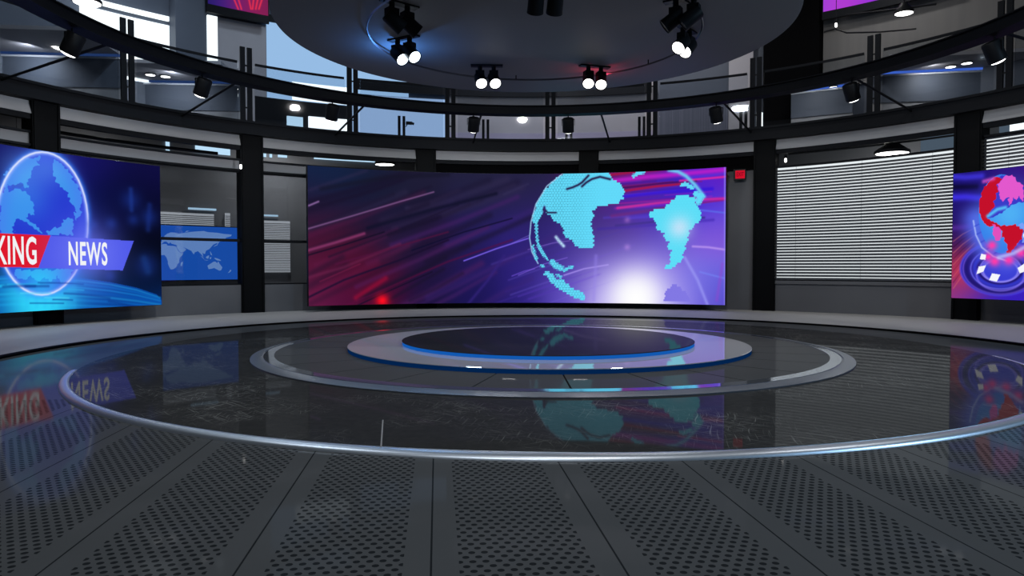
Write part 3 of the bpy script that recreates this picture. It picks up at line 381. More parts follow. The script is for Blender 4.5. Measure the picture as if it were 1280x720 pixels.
def empty(name, loc, label, cat, group=None, kind=None, rot=(0, 0, 0)):
    o = bpy.data.objects.new(name, None); COL.objects.link(o)
    o.location = loc; o.rotation_euler = rot; o.empty_display_size = .1
    return tag(o, label, cat, group, kind)

def struct(o, label=None):
    o['kind'] = 'structure'
    if label: o['label'] = label
    return o

def add_box(bm, c, s, M=None):
    vs = []
    for dx in (-1, 1):
        for dy in (-1, 1):
            for dz in (-1, 1):
                v = Vector((c[0]+dx*s[0]/2, c[1]+dy*s[1]/2, c[2]+dz*s[2]/2))
                if M is not None: v = M @ v
                vs.append(bm.verts.new(v))
    for f in ((0, 1, 3, 2), (4, 6, 7, 5), (0, 4, 5, 1), (2, 3, 7, 6), (0, 2, 6, 4), (1, 5, 7, 3)):
        bm.faces.new([vs[i] for i in f])

def add_arc(bm, R0, R1, z0, z1, a0, a1, step=1.5):
    """curved box about the room centre"""
    full = abs(a1-a0) >= 359.9
    n = max(1, int(math.ceil(abs(a1-a0)/step)))
    rows = []
    for i in range(n + (0 if full else 1)):
        a = a0+(a1-a0)*i/n
        rows.append([bm.verts.new(pol(a, R, z)) for R, z in ((R0, z0), (R1, z0), (R1, z1), (R0, z1))])
    m = len(rows)
    for i in range(m if full else m-1):
        A, B = rows[i], rows[(i+1) % m]
        for k in range(4):
            bm.faces.new((A[k], B[k], B[(k+1) % 4], A[(k+1) % 4]))
    if not full:
        bm.faces.new(rows[0][::-1]); bm.faces.new(rows[-1])

def arc(name, R0, R1, z0, z1, a0, a1, m, parent=None, step=1.5, smooth=True):
    bm = bmesh.new(); add_arc(bm, R0, R1, z0, z1, a0, a1, step)
    return link_mesh(name, bm, m, parent, smooth)

def add_ring(bm, prof, n=256, closed=False):
    """revolve a profile of (R, z) around the room centre"""
    rows = [[bm.verts.new(pol(360*i/n, R, z)) for R, z in prof] for i in range(n)]
    for i in range(n):
        A, B = rows[i], rows[(i+1) % n]
        for k in range(len(prof)-(0 if closed else 1)):
            j = (k+1) % len(prof)
            bm.faces.new((A[k], B[k], B[j], A[j]))

def add_disc(bm, R, z, n=256):
    bm.faces.new([bm.verts.new(pol(360*i/n, R, z)) for i in range(n)])

def add_tube(bm, p, q, r, n=10, r2=None, cap=True):
    p, q = Vector(p), Vector(q); d = (q-p).normalized()
    u = d.orthogonal().normalized(); v = d.cross(u); r2 = r if r2 is None else r2
    A = [bm.verts.new(p+r*(math.cos(t)*u+math.sin(t)*v)) for t in [2*math.pi*i/n for i in range(n)]]
    B = [bm.verts.new(q+r2*(math.cos(t)*u+math.sin(t)*v)) for t in [2*math.pi*i/n for i in range(n)]]
    for i in range(n): bm.faces.new((A[i], A[(i+1) % n], B[(i+1) % n], B[i]))
    if cap: bm.faces.new(A[::-1]); bm.faces.new(B)

def add_lathe(bm, prof, M, n=28):
    """revolve (r, h) about local z and place with M"""
    rows = [[bm.verts.new(M @ Vector((r*math.cos(2*math.pi*i/n), r*math.sin(2*math.pi*i/n), h))) for r, h in prof] for i in range(n)]
    for i in range(n):
        A, B = rows[i], rows[(i+1) % n]
        for k in range(len(prof)-1): bm.faces.new((A[k], B[k], B[k+1], A[k+1]))
    bmesh.ops.remove_doubles(bm, verts=[v for r_ in rows for v in r_], dist=1e-5)

def add_poly_slab(bm, pts, z0, z1):
    A = [bm.verts.new((x, y, z0)) for x, y in pts]; B = [bm.verts.new((x, y, z1)) for x, y in pts]
    n = len(pts); bm.faces.new(A[::-1]); bm.faces.new(B)
    for i in range(n): bm.faces.new((A[i], A[(i+1) % n], B[(i+1) % n], B[i]))

def copy_tree(o, parent=None):
    c = o.copy(); COL.objects.link(c)
    if parent is not None: c.parent = parent
    for ch in list(o.children): copy_tree(ch, c)
    return c

# ---------------------------------------------------------------- materials
M = {}
M['column'] = noise_mat('blackened_steel', (.004, .0045, .0052), (.0055, .006, .007), 2., .6, .06)
M['beam'] = noise_mat('dark_beam_paint', (.0085, .0095, .012), (.011, .0125, .0155), 2., .6, .08)
M['beam_black'] = mat('black_recess', (.003, .003, .0035), .8, 0, .02)
M['fascia'] = noise_mat('grey_plaster', (.38, .385, .40), (.43, .435, .45), 1.5, .6, .3)
M['wall'] = noise_mat('dark_grey_wall', (.115, .119, .130), (.135, .139, .150), 1.2, .55, .15)
M['wall_mid'] = noise_mat('mid_grey_wall', (.22, .225, .24), (.26, .265, .28), 1.2, .6, .3)
M['pale'] = noise_mat('pale_wall', (.30, .30, .33), (.37, .36, .39), 1.0, .6, .3)
M['walkway'] = noise_mat('pale_walkway', (.34, .335, .33), (.40, .395, .385), 5., .5, .15)
M['chrome'] = mat('brushed_steel', (.70, .78, .88), .38, .9)
M['hoop'] = mat('dark_steel', (.16, .17, .2), .3, 1.)
M['mirror'] = mat('polished_band', (.55, .60, .68), .06, .85, .6)
M['dark_metal'] = mat('satin_metal', (.20, .23, .28), .35, .7)
M['fixture'] = mat('fixture_black', (.010, .011, .013), .5, .0, .15)
M['lens'] = emis('lamp_lens', (1., .98, .95), 6.)
M['lens_cool'] = emis('lamp_lens_cool', (.75, .9, 1.), 6.)
M['day'] = emis('daylight_pane', (.86, .95, 1.), 1.5)
M['day_blind'] = emis('daylight_behind_blind', (.84, .90, .93), .98)
M['day_blue'] = emis('daylight_blue_pane', (.50, .74, .95), 1.)
M['wall_glow'] = emis('painted_daylight_wall', lin((150, 188, 228)), 1.)  # emission stands in for cool daylight falling on the upper wall
M['wall_glow_deep'] = emis('painted_daylight_wall_deep', lin((146, 176, 216)), 1.)
M['glass'] = glass('balustrade_glass', (.93, .95, .97), .06)
M['glass_wall'] = glass('partition_glass', (.80, .82, .84), .05)
M['slat'] = mat('blind_slat', (.045, .052, .066), .5, 0, .4)
M['slat_grey'] = mat('blind_slat_grey', (.10, .105, .11), .5, 0, .3)
M['cove'] = emis('cove_blue', lin((70, 110, 215)), .9)
M['cove_left'] = emis('cove_dim_blue', lin((38, 62, 110)), .9)
M['line_pale'] = mat('pale_trim', (.45, .47, .52), .5)
M['navy_wall'] = noise_mat('slate_wall', (.07, .085, .115), (.085, .10, .13), 1.2, .6, .3)
M['curtain'] = noise_mat('striped_curtain', (.05, .06, .09), (.16, .17, .22), 2.2, .7, .2, stretch=(9, 9, .02))
M['brick'] = noise_mat('grey_panelled_wall', (.13, .13, .13), (.18, .175, .17), 1.4, .6, .3, stretch=(3, 3, .05))
M['led_mid'] = emis('led_blue', lin((20, 96, 190)), .85)
M['led_low'] = emis('led_deep_blue', lin((2, 36, 80)), .9)

def perf_floor():
    m = mat('perforated_floor_panels', (.028, .031, .034), .34, 0, .32); nt = m.node_tree; b = nt.nodes['Principled BSDF']
    N = nt.nodes
    def mth(op, a, c=None, clamp=False):
        n = N.new('ShaderNodeMath'); n.operation = op; n.use_clamp = clamp
        for i, v in enumerate((a, c)):
            if v is None: continue
            if isinstance(v, (int, float)): n.inputs[i].default_value = v
            else: nt.links.new(v, n.inputs[i])
        return n.outputs[0]
    tc = N.new('ShaderNodeTexCoord'); sp = N.new('ShaderNodeSeparateXYZ'); nt.links.new(tc.outputs['Object'], sp.inputs[0])
    W = PANEL_W
    u = mth('FRACT', mth('DIVIDE', mth('SUBTRACT', sp.outputs['X'], PANEL_X0), W))       # 0..1 over one panel
    x = mth('MULTIPLY', mth('SUBTRACT', u, .5), W)                                       # metres from the panel's middle
    y = sp.outputs['Y']
    sx, sy, r = .0735, .130, .0205
    def lattice(ox, oy):
        fx = mth('MULTIPLY', mth('SUBTRACT', mth('FRACT', mth('ADD', mth('DIVIDE', x, sx), ox)), .5), sx)
        fy = mth('MULTIPLY', mth('SUBTRACT', mth('FRACT', mth('ADD', mth('DIVIDE', y, sy), oy)), .5), sy)
        return mth('SQRT', mth('ADD', mth('MULTIPLY', fx, fx), mth('MULTIPLY', fy, fy)))
    d = mth('MINIMUM', lattice(.0, .0), lattice(.5, .5))
    hole = mth('LESS_THAN', d, r)
    inside = mth('LESS_THAN', mth('ABSOLUTE', x), .372)
    near = mth('LESS_THAN', y, -4.6)
    hole = mth('MULTIPLY', mth('MULTIPLY', hole, inside), near)
    seam = mth('MULTIPLY', mth('GREATER_THAN', mth('ABSOLUTE', x), W/2-.006), near)
    mask = mth('MAXIMUM', hole, seam)
    nz = N.new('ShaderNodeTexNoise'); nz.inputs['Scale'].default_value = 1.3; nz.inputs['Detail'].default_value = 6
    nt.links.new(tc.outputs['Object'], nz.inputs['Vector'])
    c1 = N.new('ShaderNodeMix'); c1.data_type = 'RGBA'; c1.inputs['A'].default_value = (.084, .090, .094, 1); c1.inputs['B'].default_value = (.098, .102, .106, 1)
    nt.links.new(nz.outputs['Fac'], c1.inputs['Factor'])
    c2 = N.new('ShaderNodeMix'); c2.data_type = 'RGBA'; c2.inputs['B'].default_value = (.022, .025, .028, 1)
    nt.links.new(c1.outputs['Result'], c2.inputs['A']); nt.links.new(mask, c2.inputs['Factor'])
    nt.links.new(c2.outputs['Result'], b.inputs['Base Color'])
    add_gloss(m, .36, .05, mth('SUBTRACT', 1.0, mth('MULTIPLY', mask, .6)), power=8)
    return m

def deck_mat():
    m = mat('scratched_black_deck', (.02, .021, .023), .12, 0, .34); nt = m.node_tree; b = nt.nodes['Principled BSDF']; N = nt.nodes
    tc = N.new('ShaderNodeTexCoord')
    acc = None
    patch = N.new('ShaderNodeTexNoise'); patch.inputs['Scale'].default_value = .55; patch.inputs['Detail'].default_value = 3
    nt.links.new(tc.outputs['Object'], patch.inputs['Vector'])
    for ang, sc, th in ((20, (34, .9, 1), .62), (75, (40, 1.1, 1), .63), (-40, (30, .8, 1), .62), (-8, (55, 1.6, 1), .63), (118, (46, 1.3, 1), .63)):
        mp = N.new('ShaderNodeMapping'); mp.vector_type = 'POINT'; mp.inputs['Rotation'].default_value = (0, 0, ang*D2R)
        m2 = N.new('ShaderNodeMapping'); m2.inputs['Scale'].default_value = sc
        wob = N.new('ShaderNodeTexNoise'); wob.inputs['Scale'].default_value = 1.0; wob.inputs['Detail'].default_value = 1
        add = N.new('ShaderNodeVectorMath'); add.operation = 'MULTIPLY_ADD'; add.inputs[1].default_value = (.25, .25, 0)
        nt.links.new(tc.outputs['Object'], wob.inputs['Vector']); nt.links.new(wob.outputs['Color'], add.inputs[0]); nt.links.new(tc.outputs['Object'], add.inputs[2])
        nt.links.new(add.outputs[0], mp.inputs['Vector']); nt.links.new(mp.outputs['Vector'], m2.inputs['Vector'])
        nz = N.new('ShaderNodeTexNoise'); nz.inputs['Scale'].default_value = 1.6; nz.inputs['Detail'].default_value = 2; nz.inputs['Roughness'].default_value = .6
        nt.links.new(m2.outputs['Vector'], nz.inputs['Vector'])
        mr = N.new('ShaderNodeMapRange'); mr.inputs['From Min'].default_value = th; mr.inputs['From Max'].default_value = th+.05
        nt.links.new(nz.outputs['Fac'], mr.inputs['Value'])
        if acc is None: acc = mr.outputs[0]
        else:
            mx = N.new('ShaderNodeMath'); mx.operation = 'MAXIMUM'; nt.links.new(acc, mx.inputs[0]); nt.links.new(mr.outputs[0], mx.inputs[1]); acc = mx.outputs[0]
    pm = N.new('ShaderNodeMapRange'); pm.inputs['From Min'].default_value = .45; pm.inputs['From Max'].default_value = .68; nt.links.new(patch.outputs['Fac'], pm.inputs['Value'])
    ml = N.new('ShaderNodeMath'); ml.operation = 'MULTIPLY'; nt.links.new(acc, ml.inputs[0]); nt.links.new(pm.outputs[0], ml.inputs[1])
    fine = N.new('ShaderNodeTexNoise'); fine.inputs['Scale'].default_value = 9; fine.inputs['Detail'].default_value = 8; fine.inputs['Roughness'].default_value = .7
    nt.links.new(tc.outputs['Object'], fine.inputs['Vector'])
    c0 = N.new('ShaderNodeMix'); c0.data_type = 'RGBA'; c0.inputs['A'].default_value = (.026, .027, .029, 1); c0.inputs['B'].default_value = (.058, .058, .057, 1); nt.links.new(fine.outputs['Fac'], c0.inputs['Factor'])
    c1 = N.new('ShaderNodeMix'); c1.data_type = 'RGBA'; c1.inputs['B'].default_value = (.21, .21, .20, 1)
    nt.links.new(c0.outputs['Result'], c1.inputs['A']); nt.links.new(ml.outputs[0], c1.inputs['Factor']); nt.links.new(c1.outputs['Result'], b.inputs['Base Color'])
    r = N.new('ShaderNodeMapRange'); r.inputs['To Min'].default_value = .06; r.inputs['To Max'].default_value = .17; nt.links.new(fine.outputs['Fac'], r.inputs['Value'])
    nt.links.new(r.outputs[0], b.inputs['Roughness'])
    add_gloss(m, .20, .03, power=5)
    return m

PANEL_W = 1.0530; PANEL_X0 = -2.1864
M['perf'] = perf_floor(); M['deck'] = deck_mat()
M['tile'] = add_gloss(noise_mat('dark_grey_deck_tiles', (.078, .080, .084), (.088, .090, .093), .7, .4, .0), .12, .06, power=5)
M['step'] = add_gloss(mat('glossy_light_step', (.50, .50, .53), .4), .48, .03)
M['top'] = add_gloss(noise_mat('black_podium_top', (.022, .023, .026), (.028, .028, .031), 4, .4, .0), .18, .04, power=5)
M['disc'] = noise_mat('suspended_ceiling_disc', (.24, .24, .25), (.28, .28, .285), .8, .6, .1)

# ---------------------------------------------------------------- floor, stage, podium
bm = bmesh.new(); 
for i in range(0, 60):                                     # front apron of perforated panels, from the rim outwards
    a0 = 90+i*3.0; a1 = a0+3.0
    bm.faces.new([bm.verts.new(pol(a, R_, -.05)) for a, R_ in ((a0, 8.03), (a1, 8.03), (a1, 16.5), (a0, 16.5))])
for i in range(0, 60):                                     # smooth floor behind the stage
    a0 = -90+i*3.0; a1 = a0+3.0
    bm.faces.new([bm.verts.new(pol(a, R_, -.05)) for a, R_ in ((a0, 8.03), (a1, 8.03), (a1, 10.2), (a0, 10.2))])
bmesh.ops.remove_doubles(bm, verts=bm.verts[:], dist=1e-4)
struct(link_mesh('floor', bm, M['perf']), 'dark floor of perforated panels in front of the round stage')
bm = bmesh.new()
add_arc(bm, 10.15, 20.4, -.30, -.08, -95, 100, 1)
w = struct(link_mesh('trim_1', bm, M['walkway'], smooth=True), 'pale grey curved walkway between the stage and the walls')
w.location.z = .05
bm = bmesh.new(); add_arc(bm, 9.98, 10.16, -.06, -.010, -95, 100, 1)  # black strip imitating the shadow in the walkway gap
struct(link_mesh('walkway_shade_strip', bm, M['beam_black'], smooth=True), 'black strip standing in for shade along the inner edge of the pale walkway')

st = empty('round_stage', (0, 0, 0), 'large round glossy black scratched stage deck with a steel rim', 'stage')
bm = bmesh.new(); add_disc(bm, 8.06, 0, 360)
link_mesh('stage_deck', bm, M['deck'], st)
bm = bmesh.new(); rp = [(8.055, -.001), (8.065, -.012), (8.075, -.002), (8.10, .0), (8.13, -.003), (8.16, -.011), (8.182, -.024), (8.195, -.040), (8.20, -.06), (8.055, -.06)]
rows = [[bm.verts.new(pol(104.5+i*1.0, R_, z_)) for R_, z_ in rp] for i in range(151)]
for A_, B_ in zip(rows[:-1], rows[1:]):
    for k in range(len(rp)): bm.faces.new((A_[k], B_[k], B_[(k+1) % len(rp)], A_[(k+1) % len(rp)]))
bm.faces.new(rows[0][::-1]); bm.faces.new(rows[-1])
tag(link_mesh('steel_rim', bm, M['chrome'], st, True, 60), 'bright rounded steel rim')

bm = bmesh.new(); bm.faces.new([bm.verts.new(v) for v in ((-2.727, -6.49, .0006), (-2.713, -6.49, .0006), (-2.643, -7.66, .0006), (-2.657, -7.66, .0006))])
link_mesh('deck_scratch', bm, mat('bare_scratch', (.32, .31, .30), .5), st)
pd = empty('round_podium', (0, 0, 0), 'stepped round podium with blue lit steps in the middle of the stage', 'podium')
bm = bmesh.new(); add_ring(bm, [(5.52, .002), (5.52, .018), (5.36, .050), (5.33, .050), (5.33, .036), (5.30, .036), (5.30, .002)], 256, True)
link_mesh('outer_rim', bm, M['dark_metal'], pd, True, 40)
bm = bmesh.new(); add_ring(bm, [(5.30, .002), (5.30, .050), (5.12, .056), (5.12, .002)], 256, True)
tag(link_mesh('mirror_band', bm, M['mirror'], pd, True, 40), 'polished mirror band')
bm = bmesh.new(); n = 25
for i in range(n):
    a0 = 142-14.4/2*0+14.4*i+.10; a1 = a0+14.4-.32
    add_arc(bm, 3.7, 5.12, .002, .05, a0, a1, 1.3)
link_mesh('deck_tile_ring', bm, M['tile'], pd)
bm = bmesh.new(); add_ring(bm, [(3.70, .129), (3.835, .129), (3.845, .124), (3.845, .118), (3.70, .118)], 256, True); add_ring(bm, [(2.70, .129), (3.70, .129)], 256)
tag(link_mesh('lower_step', bm, M['step'], pd), 'glossy light grey step')
bm = bmesh.new(); add_ring(bm, [(3.838, .04), (3.838, .118)], 256)
tag(link_mesh('lower_light_strip', bm, M['led_low'], pd, True), 'deep blue light strip')
bm = bmesh.new(); add_disc(bm, 2.81, .198, 256); add_ring(bm, [(2.81, .198), (2.83, .194), (2.83, .186), (2.75, .186)], 256)
tag(link_mesh('upper_step', bm, M['top'], pd, True, 30), 'black round top')
bm = bmesh.new(); add_ring(bm, [(2.822, .128), (2.822, .187)], 256)
tag(link_mesh('upper_light_strip', bm, M['led_mid'], pd, True), 'bright blue light strip')

# ---------------------------------------------------------------- columns, balcony
COLS = [-83.6, -58.9, -34.3, -9.6, 14.85, 40.0, 64.6, 89.3]
for a in COLS:
    Mx = Matrix.Translation(pol(a, 15.72, 0)) @ Matrix.Rotation(-a*D2R, 4, 'Z')
    bm = bmesh.new(); add_box(bm, (0, 0, 3.17), (.80, .5, 6.46), Mx)
    add_box(bm, (-.34, -.27, 3.17), (.06, .04, 6.46), Mx); add_box(bm, (.34, -.27, 3.17), (.06, .04, 6.46), Mx)
    c = struct(link_mesh('column', bm, M['column']), 'black steel column')
bm = bmesh.new(); add_arc(bm, 15.28, 15.6, 6.32, 6.76, -96, 100)
add_arc(bm, 15.22, 15.64, 6.30, 6.38, -96, 100); add_arc(bm, 15.22, 15.64, 6.70, 6.78, -96, 100)
struct(link_mesh('trim_3', bm, M['beam'], smooth=True), 'dark curved balcony edge beam above the columns')
bm = bmesh.new()
for i in range(len(COLS)-1):
    a0, a1 = COLS[i]+1.45, COLS[i+1]-1.45
    k = 12; prof = [(15.62, 6.33), (15.60, 6.2), (15.52, 5.99), (15.50, 5.93), (15.66, 5.93), (15.72, 6.33)]
    rows = []
    for j in range(k+1):
        a = a0+(a1-a0)*j/k; rows.append([bm.verts.new(pol(a, R, z)) for R, z in prof])
    for j in range(k):
        for q in range(6): bm.faces.new((rows[j][q], rows[j+1][q], rows[j+1][(q+1) % 6], rows[j][(q+1) % 6]))
    bm.faces.new(rows[0][::-1]); bm.faces.new(rows[-1])
struct(link_mesh('trim_4', bm, M['fascia'], smooth=True), 'pale grey curved fascia under the balcony beam')
bm = bmesh.new(); add_arc(bm, 15.6, 21.3, 6.70, 6.76, -96, 100)
struct(link_mesh('ceiling_balcony', bm, M['wall']), 'underside of the balcony floor')
BAYS = [(COLS[i]+1.45, COLS[i+1]-1.45) for i in range(len(COLS)-1)]
# beam under the fascia
bm = bmesh.new()
for a0, a1 in BAYS: add_arc(bm, 15.55, 15.75, 5.78, 5.93, a0, a1)
struct(link_mesh('trim_5', bm, M['beam'], smooth=True), 'thin dark beam under the fascia')

# lower walls by bay
def wall_piece(bm, z0, z1, a0, a1, R0=15.62, R1=15.74): add_arc(bm, R0, R1, z0, z1, a0, a1)
for i, nm in ((0, 'wall_far_left'), (1, 'wall_left'), (2, 'wall_left_back')):
    a0, a1 = BAYS[i]
    bm = bmesh.new(); wall_piece(bm, -.1, .97, a0, a1)
    wo = struct(link_mesh(nm, bm, M['wall'], smooth=True))
    bm = bmesh.new(); wall_piece(bm, 5.02, 5.09, a0, a1, 15.56, 15.76); wall_piece(bm, 5.40, 5.46, a0, a1, 15.56, 15.76)
    struct(link_mesh(nm+'_header', bm, M['beam'], wo, True))
    bm = bmesh.new(); wall_piece(bm, 5.09, 5.40, a0, a1, 15.64, 15.72)
    struct(link_mesh(nm+'_header_panel', bm, M['wall_mid'], wo, True))
    g = empty('glass_partition', pol((a0+a1)/2, 15.68, .97), ['dark glass partition beyond the left edge of the big globe screen', 'glass partition left of the column, blue world map behind it', 'glass partition right of the column, half hidden by the curved centre screen'][i], 'glass wall')
    inv = Matrix.Translation(-g.location)
    def glob(bm_, nm_, mm, par):
        bm_.transform(inv); return link_mesh(nm_, bm_, mm, par, True)
    bm = bmesh.new(); wall_piece(bm, .97, 5.02, a0, a1, 15.66, 15.68); glob(bm, 'glass_pane', M['glass_wall'], g)
    bm = bmesh.new(); wall_piece(bm, 2.51, 2.61, a0, a1, 15.64, 15.71); glob(bm, 'middle_rail', M['beam'], g)
    bm = bmesh.new(); wall_piece(bm, .95, 1.02, a0, a1, 15.64, 15.71); wall_piece(bm, 4.97, 5.02, a0, a1, 15.64, 15.71); glob(bm, 'edge_rail', M['beam'], g)
for i, nm in ((3, 'wall_back'), (4, 'wall_back_right')):
    a0, a1 = BAYS[i]
    bm = bmesh.new(); wall_piece(bm, -.1, 5.28, a0, a1); wo = struct(link_mesh(nm, bm, M['wall'], smooth=True))
    bm = bmesh.new(); wall_piece(bm, 5.28, 5.80, a0, a1, 15.66, 15.70); wall_piece(bm, 5.26, 5.32, a0, a1, 15.5, 15.66)
    struct(link_mesh(nm+'_header', bm, M['beam_black'], wo, True))

def blind_wall(i, nm, z_top, n_win, lab):
    a0, a1 = BAYS[i]
    bm = bmesh.new(); wall_piece(bm, -.1, 1.08, a0, a1); wall_piece(bm, .98, 1.10, a0, a1, 15.56, 15.76)
    struct(link_mesh(nm, bm, M['wall'], smooth=True))
    win = struct(arc('window_%d' % n_win, 15.80, 15.82, 1.10, z_top+.02, a0, a1, M['day_blind']), 'bright daylight window behind the blind')
    bl = empty('window_blind', pol((a0+a1)/2, 15.68, 1.1), lab, 'blind')
    inv = Matrix.Translation(-bl.location)
    n = int(round((z_top-1.14)/.1073))
    bm = bmesh.new()
    for k in range(n):
        z = 1.16+k*.1073
        # slightly curved slat, tilted
        rows = []; kk = 14
        for j in range(kk+1):
            a = a0+(a1-a0)*j/kk
            rows.append([bm.verts.new(pol(a, R, zz)) for R, zz in ((15.640, z-.018), (15.665, z+.022), (15.705, z+.052), (15.712, z+.044), (15.672, z+.006), (15.648, z-.026))])
        for j in range(kk):
            for q in range(6): bm.faces.new((rows[j][q], rows[j+1][q], rows[j+1][(q+1) % 6], rows[j][(q+1) % 6]))
    bm.transform(inv); link_mesh('blind_slats', bm, M['slat'], bl, True)
    bm = bmesh.new(); add_arc(bm, 15.62, 15.73, z_top, z_top+.07, a0, a1); bm.transform(inv); link_mesh('head_rail', bm, M['beam'], bl, True)
    bm = bmesh.new(); add_arc(bm, 15.63, 15.72, 1.10, 1.135, a0, a1); bm.transform(inv); link_mesh('bottom_rail', bm, M['beam'], bl, True)
    for f in (.12, .5, .88):
        bm = bmesh.new(); a = a0+(a1-a0)*f; add_tube(bm, pol(a, 15.63, 1.12), pol(a, 15.63, z_top), .004, 6)
        bm.transform(inv); link_mesh('ladder_cord', bm, M['slat'], bl)
blind_wall(5, 'wall_right', 5.26, 1, 'wide horizontal slat blind glowing white beside the right screen')
blind_wall(6, 'wall_far_right', 5.50, 2, 'slat blind whose top shows above the right screen')

# room behind the glass partitions
struct(arc('wall_rear', 20.3, 20.4, -.3, 6.72, -80, 96, M['wall']), 'dark wall of the corridor behind the partitions')
def small_blind(a0, a1, z0, z1, lab, n=None, lit=.30):
    t = empty('corridor_blind', pol((a0+a1)/2, 20.2, z0), lab, 'blind')
    inv = Matrix.Translation(-t.location)
    bm = bmesh.new(); add_arc(bm, 20.24, 20.26, z0, z1, a0, a1); bm.transform(inv); link_mesh('backing_pane', bm, M['back_pane'], t)
    bm = bmesh.new(); k = int((z1-z0)/.075)
    for j in range(k): add_arc(bm, 20.16, 20.20, z0+.075*j, z0+.075*j+.030, a0, a1, 4)
    bm.transform(inv); link_mesh('blind_slats', bm, M['slat_grey'], t)
M['back_pane'] = emis('dim_daylight_pane', lin((176, 180, 186)), 1.)
small_blind(-42.2, -33.8, 1.4, 3.78, 'grey slat blind showing above the blue world map')
small_blind(-32.55, -31.95, 1.38, 3.85, 'narrow strip of grey slat blind right of the blue world map')
small_blind(-30.4, -24.9, 1.36, 3.60, 'grey slat blind between the column and the curved centre screen')
for a0, a1, z0, z1, lab in ((-36.7, -33.6, 3.92, 4.0, 'thin white light bar above the corridor blind by the map'), (-30.4, -26.4, 3.78, 3.85, 'thin white light bar above the blind right of the column')):
    tag(arc('light_bar', 20.15, 20.2, z0, z1, a0, a1, M['day_blue']), lab, 'light')
# transom windows far behind the left bays
for k, (a0, a1, z0, z1, mt) in enumerate(((-39.0, -38.6, 6.22, 6.56, 'day_blue'), (-35.8, -31.9, 6.30, 6.60, 'day_blue'), (-29.2, -27.7, 6.36, 6.62, 'day_blue'), (-27.3, -27.0, 6.36, 6.62, 'day_blue'), (-26.3, -25.2, 6.40, 6.62, 'day_blue'), (-21.9, -12.6, 6.44, 6.60, 'day_blue'))):
    struct(arc('window_%d' % (3+k), 20.20, 20.24, z0-.06, z1, a0, a1, M[mt]), 'small bright transom window')

# world map screen
def continents_lonlat():
    return [
     [(-17,15),(-16,20),(-13,27),(-6,35),(3,37),(10,37),(11,33),(20,32),(25,32),(32,31),(34,27),(37,21),(43,12),(51,12),(48,5),(41,-2),(40,-10),(40,-16),(35,-20),(35,-25),(31,-30),(26,-34),(19,-35),(16,-29),(12,-18),(13,-9),(9,-1),(9,4),(4,6),(-5,5),(-9,5),(-13,9)],
     [(-9,37),(-9,43),(-2,43),(-2,48),(3,51),(8,54),(10,58),(5,60),(12,66),(20,70),(30,70),(40,67),(45,68),(60,69),(70,73),(85,75),(105,77),(115,74),(140,73),(160,70),(180,69),(178,64),(165,60),(160,53),(156,58),(142,59),(136,54),(141,52),(133,43),(128,39),(127,35),(122,40),(118,38),(122,31),(118,24),(110,20),(108,15),(107,10),(103,11),(100,13),(100,6),(103,1),(98,8),(97,16),(91,22),(87,20),(80,14),(78,8),(73,16),(70,22),(62,25),(56,27),(50,30),(56,25),(59,22),(52,15),(44,13),(38,22),(34,29),(36,36),(27,37),(28,41),(22,38),(19,42),(13,45),(18,40),(15,38),(9,44),(3,43),(0,39),(-5,36)],
     [(113,-24),(116,-34),(124,-33),(131,-31),(138,-35),(145,-39),(150,-37),(153,-29),(146,-19),(142,-11),(139,-17),(135,-12),(130,-12),(123,-17)],
     [(95,5),(104,-5),(106,-6),(100,2)], [(105,-7),(115,-8),(114,-9),(106,-8)], [(109,1),(114,5),(118,6),(117,0),(115,-4),(110,-2)], [(119,0),(122,1),(124,1),(121,-2),(122,-5),(120,-5)], [(131,-1),(138,-2),(147,-6),(150,-10),(143,-9),(138,-8),(133,-4)],
     [(120,18),(122,17),(125,10),(126,6),(122,8),(121,14)], [(130,31),(135,34),(140,36),(142,41),(145,44),(141,44),(139,38),(133,35)], [(44,-25),(47,-25),(50,-16),(49,-12),(44,-17)], [(-5,50),(1,51),(0,54),(-3,58),(-6,57),(-4,54)], [(167,-46),(173,-44),(178,-38),(174,-36),(172,-41)], [(142,46),(143,54),(144,50)], [(55,70),(60,76),(68,76),(58,72)],
     [(-168,66),(-155,71),(-125,70),(-95,72),(-82,68),(-88,60),(-80,52),(-65,60),(-55,52),(-66,44),(-75,38),(-81,31),(-81,25),(-90,30),(-97,27),(-96,19),(-88,21),(-88,16),(-83,9),(-78,8),(-86,11),(-105,20),(-115,30),(-124,40),(-124,48),(-135,58),(-150,60),(-165,55)],
     [(-78,7),(-72,12),(-60,9),(-50,0),(-35,-6),(-40,-20),(-48,-27),(-58,-38),(-66,-46),(-68,-54),(-74,-50),(-72,-30),(-70,-18),(-81,-5)],
     [(-50,60),(-42,60),(-20,70),(-18,80),(-40,83),(-60,80),(-68,76),(-52,68)]]
mp = empty('map_screen', pol(-36.9, 19.9, 0), 'blue world map screen seen through the glass left of the column', 'screen', rot=(0, 0, 36.9*D2R))
bm = bmesh.new(); add_box(bm, (0, .03, 2.17), (4.5, .06, 2.22)); link_mesh('screen_housing', bm, M['fixture'], mp)
bm = bmesh.new(); add_box(bm, (0, -.01, 2.17), (4.40, .02, 2.14)); link_mesh('screen_panel', bm, emis('map_blue', lin((30, 92, 196)), 1.), mp)
bm = bmesh.new()
for c in continents_lonlat():
    pts = []
    for lo, la in c:
        x = .19+(lo-80)*.0150; z = 2.0+la*.0138
        pts.append((max(-2.18, min(2.18, x)), max(1.12, min(3.22, z))))
    if len(pts) > 2 and max(p_[0] for p_ in pts)-min(p_[0] for p_ in pts) > .03:
        vs = [bm.verts.new((x, -.024, z)) for x, z in pts]
        try: bm.faces.new(vs)
        except Exception: pass
bmesh.ops.triangulate(bm, faces=bm.faces[:])
link_mesh('world_map_print', bm, emis('map_land', lin((116, 156, 222)), 1.), mp)

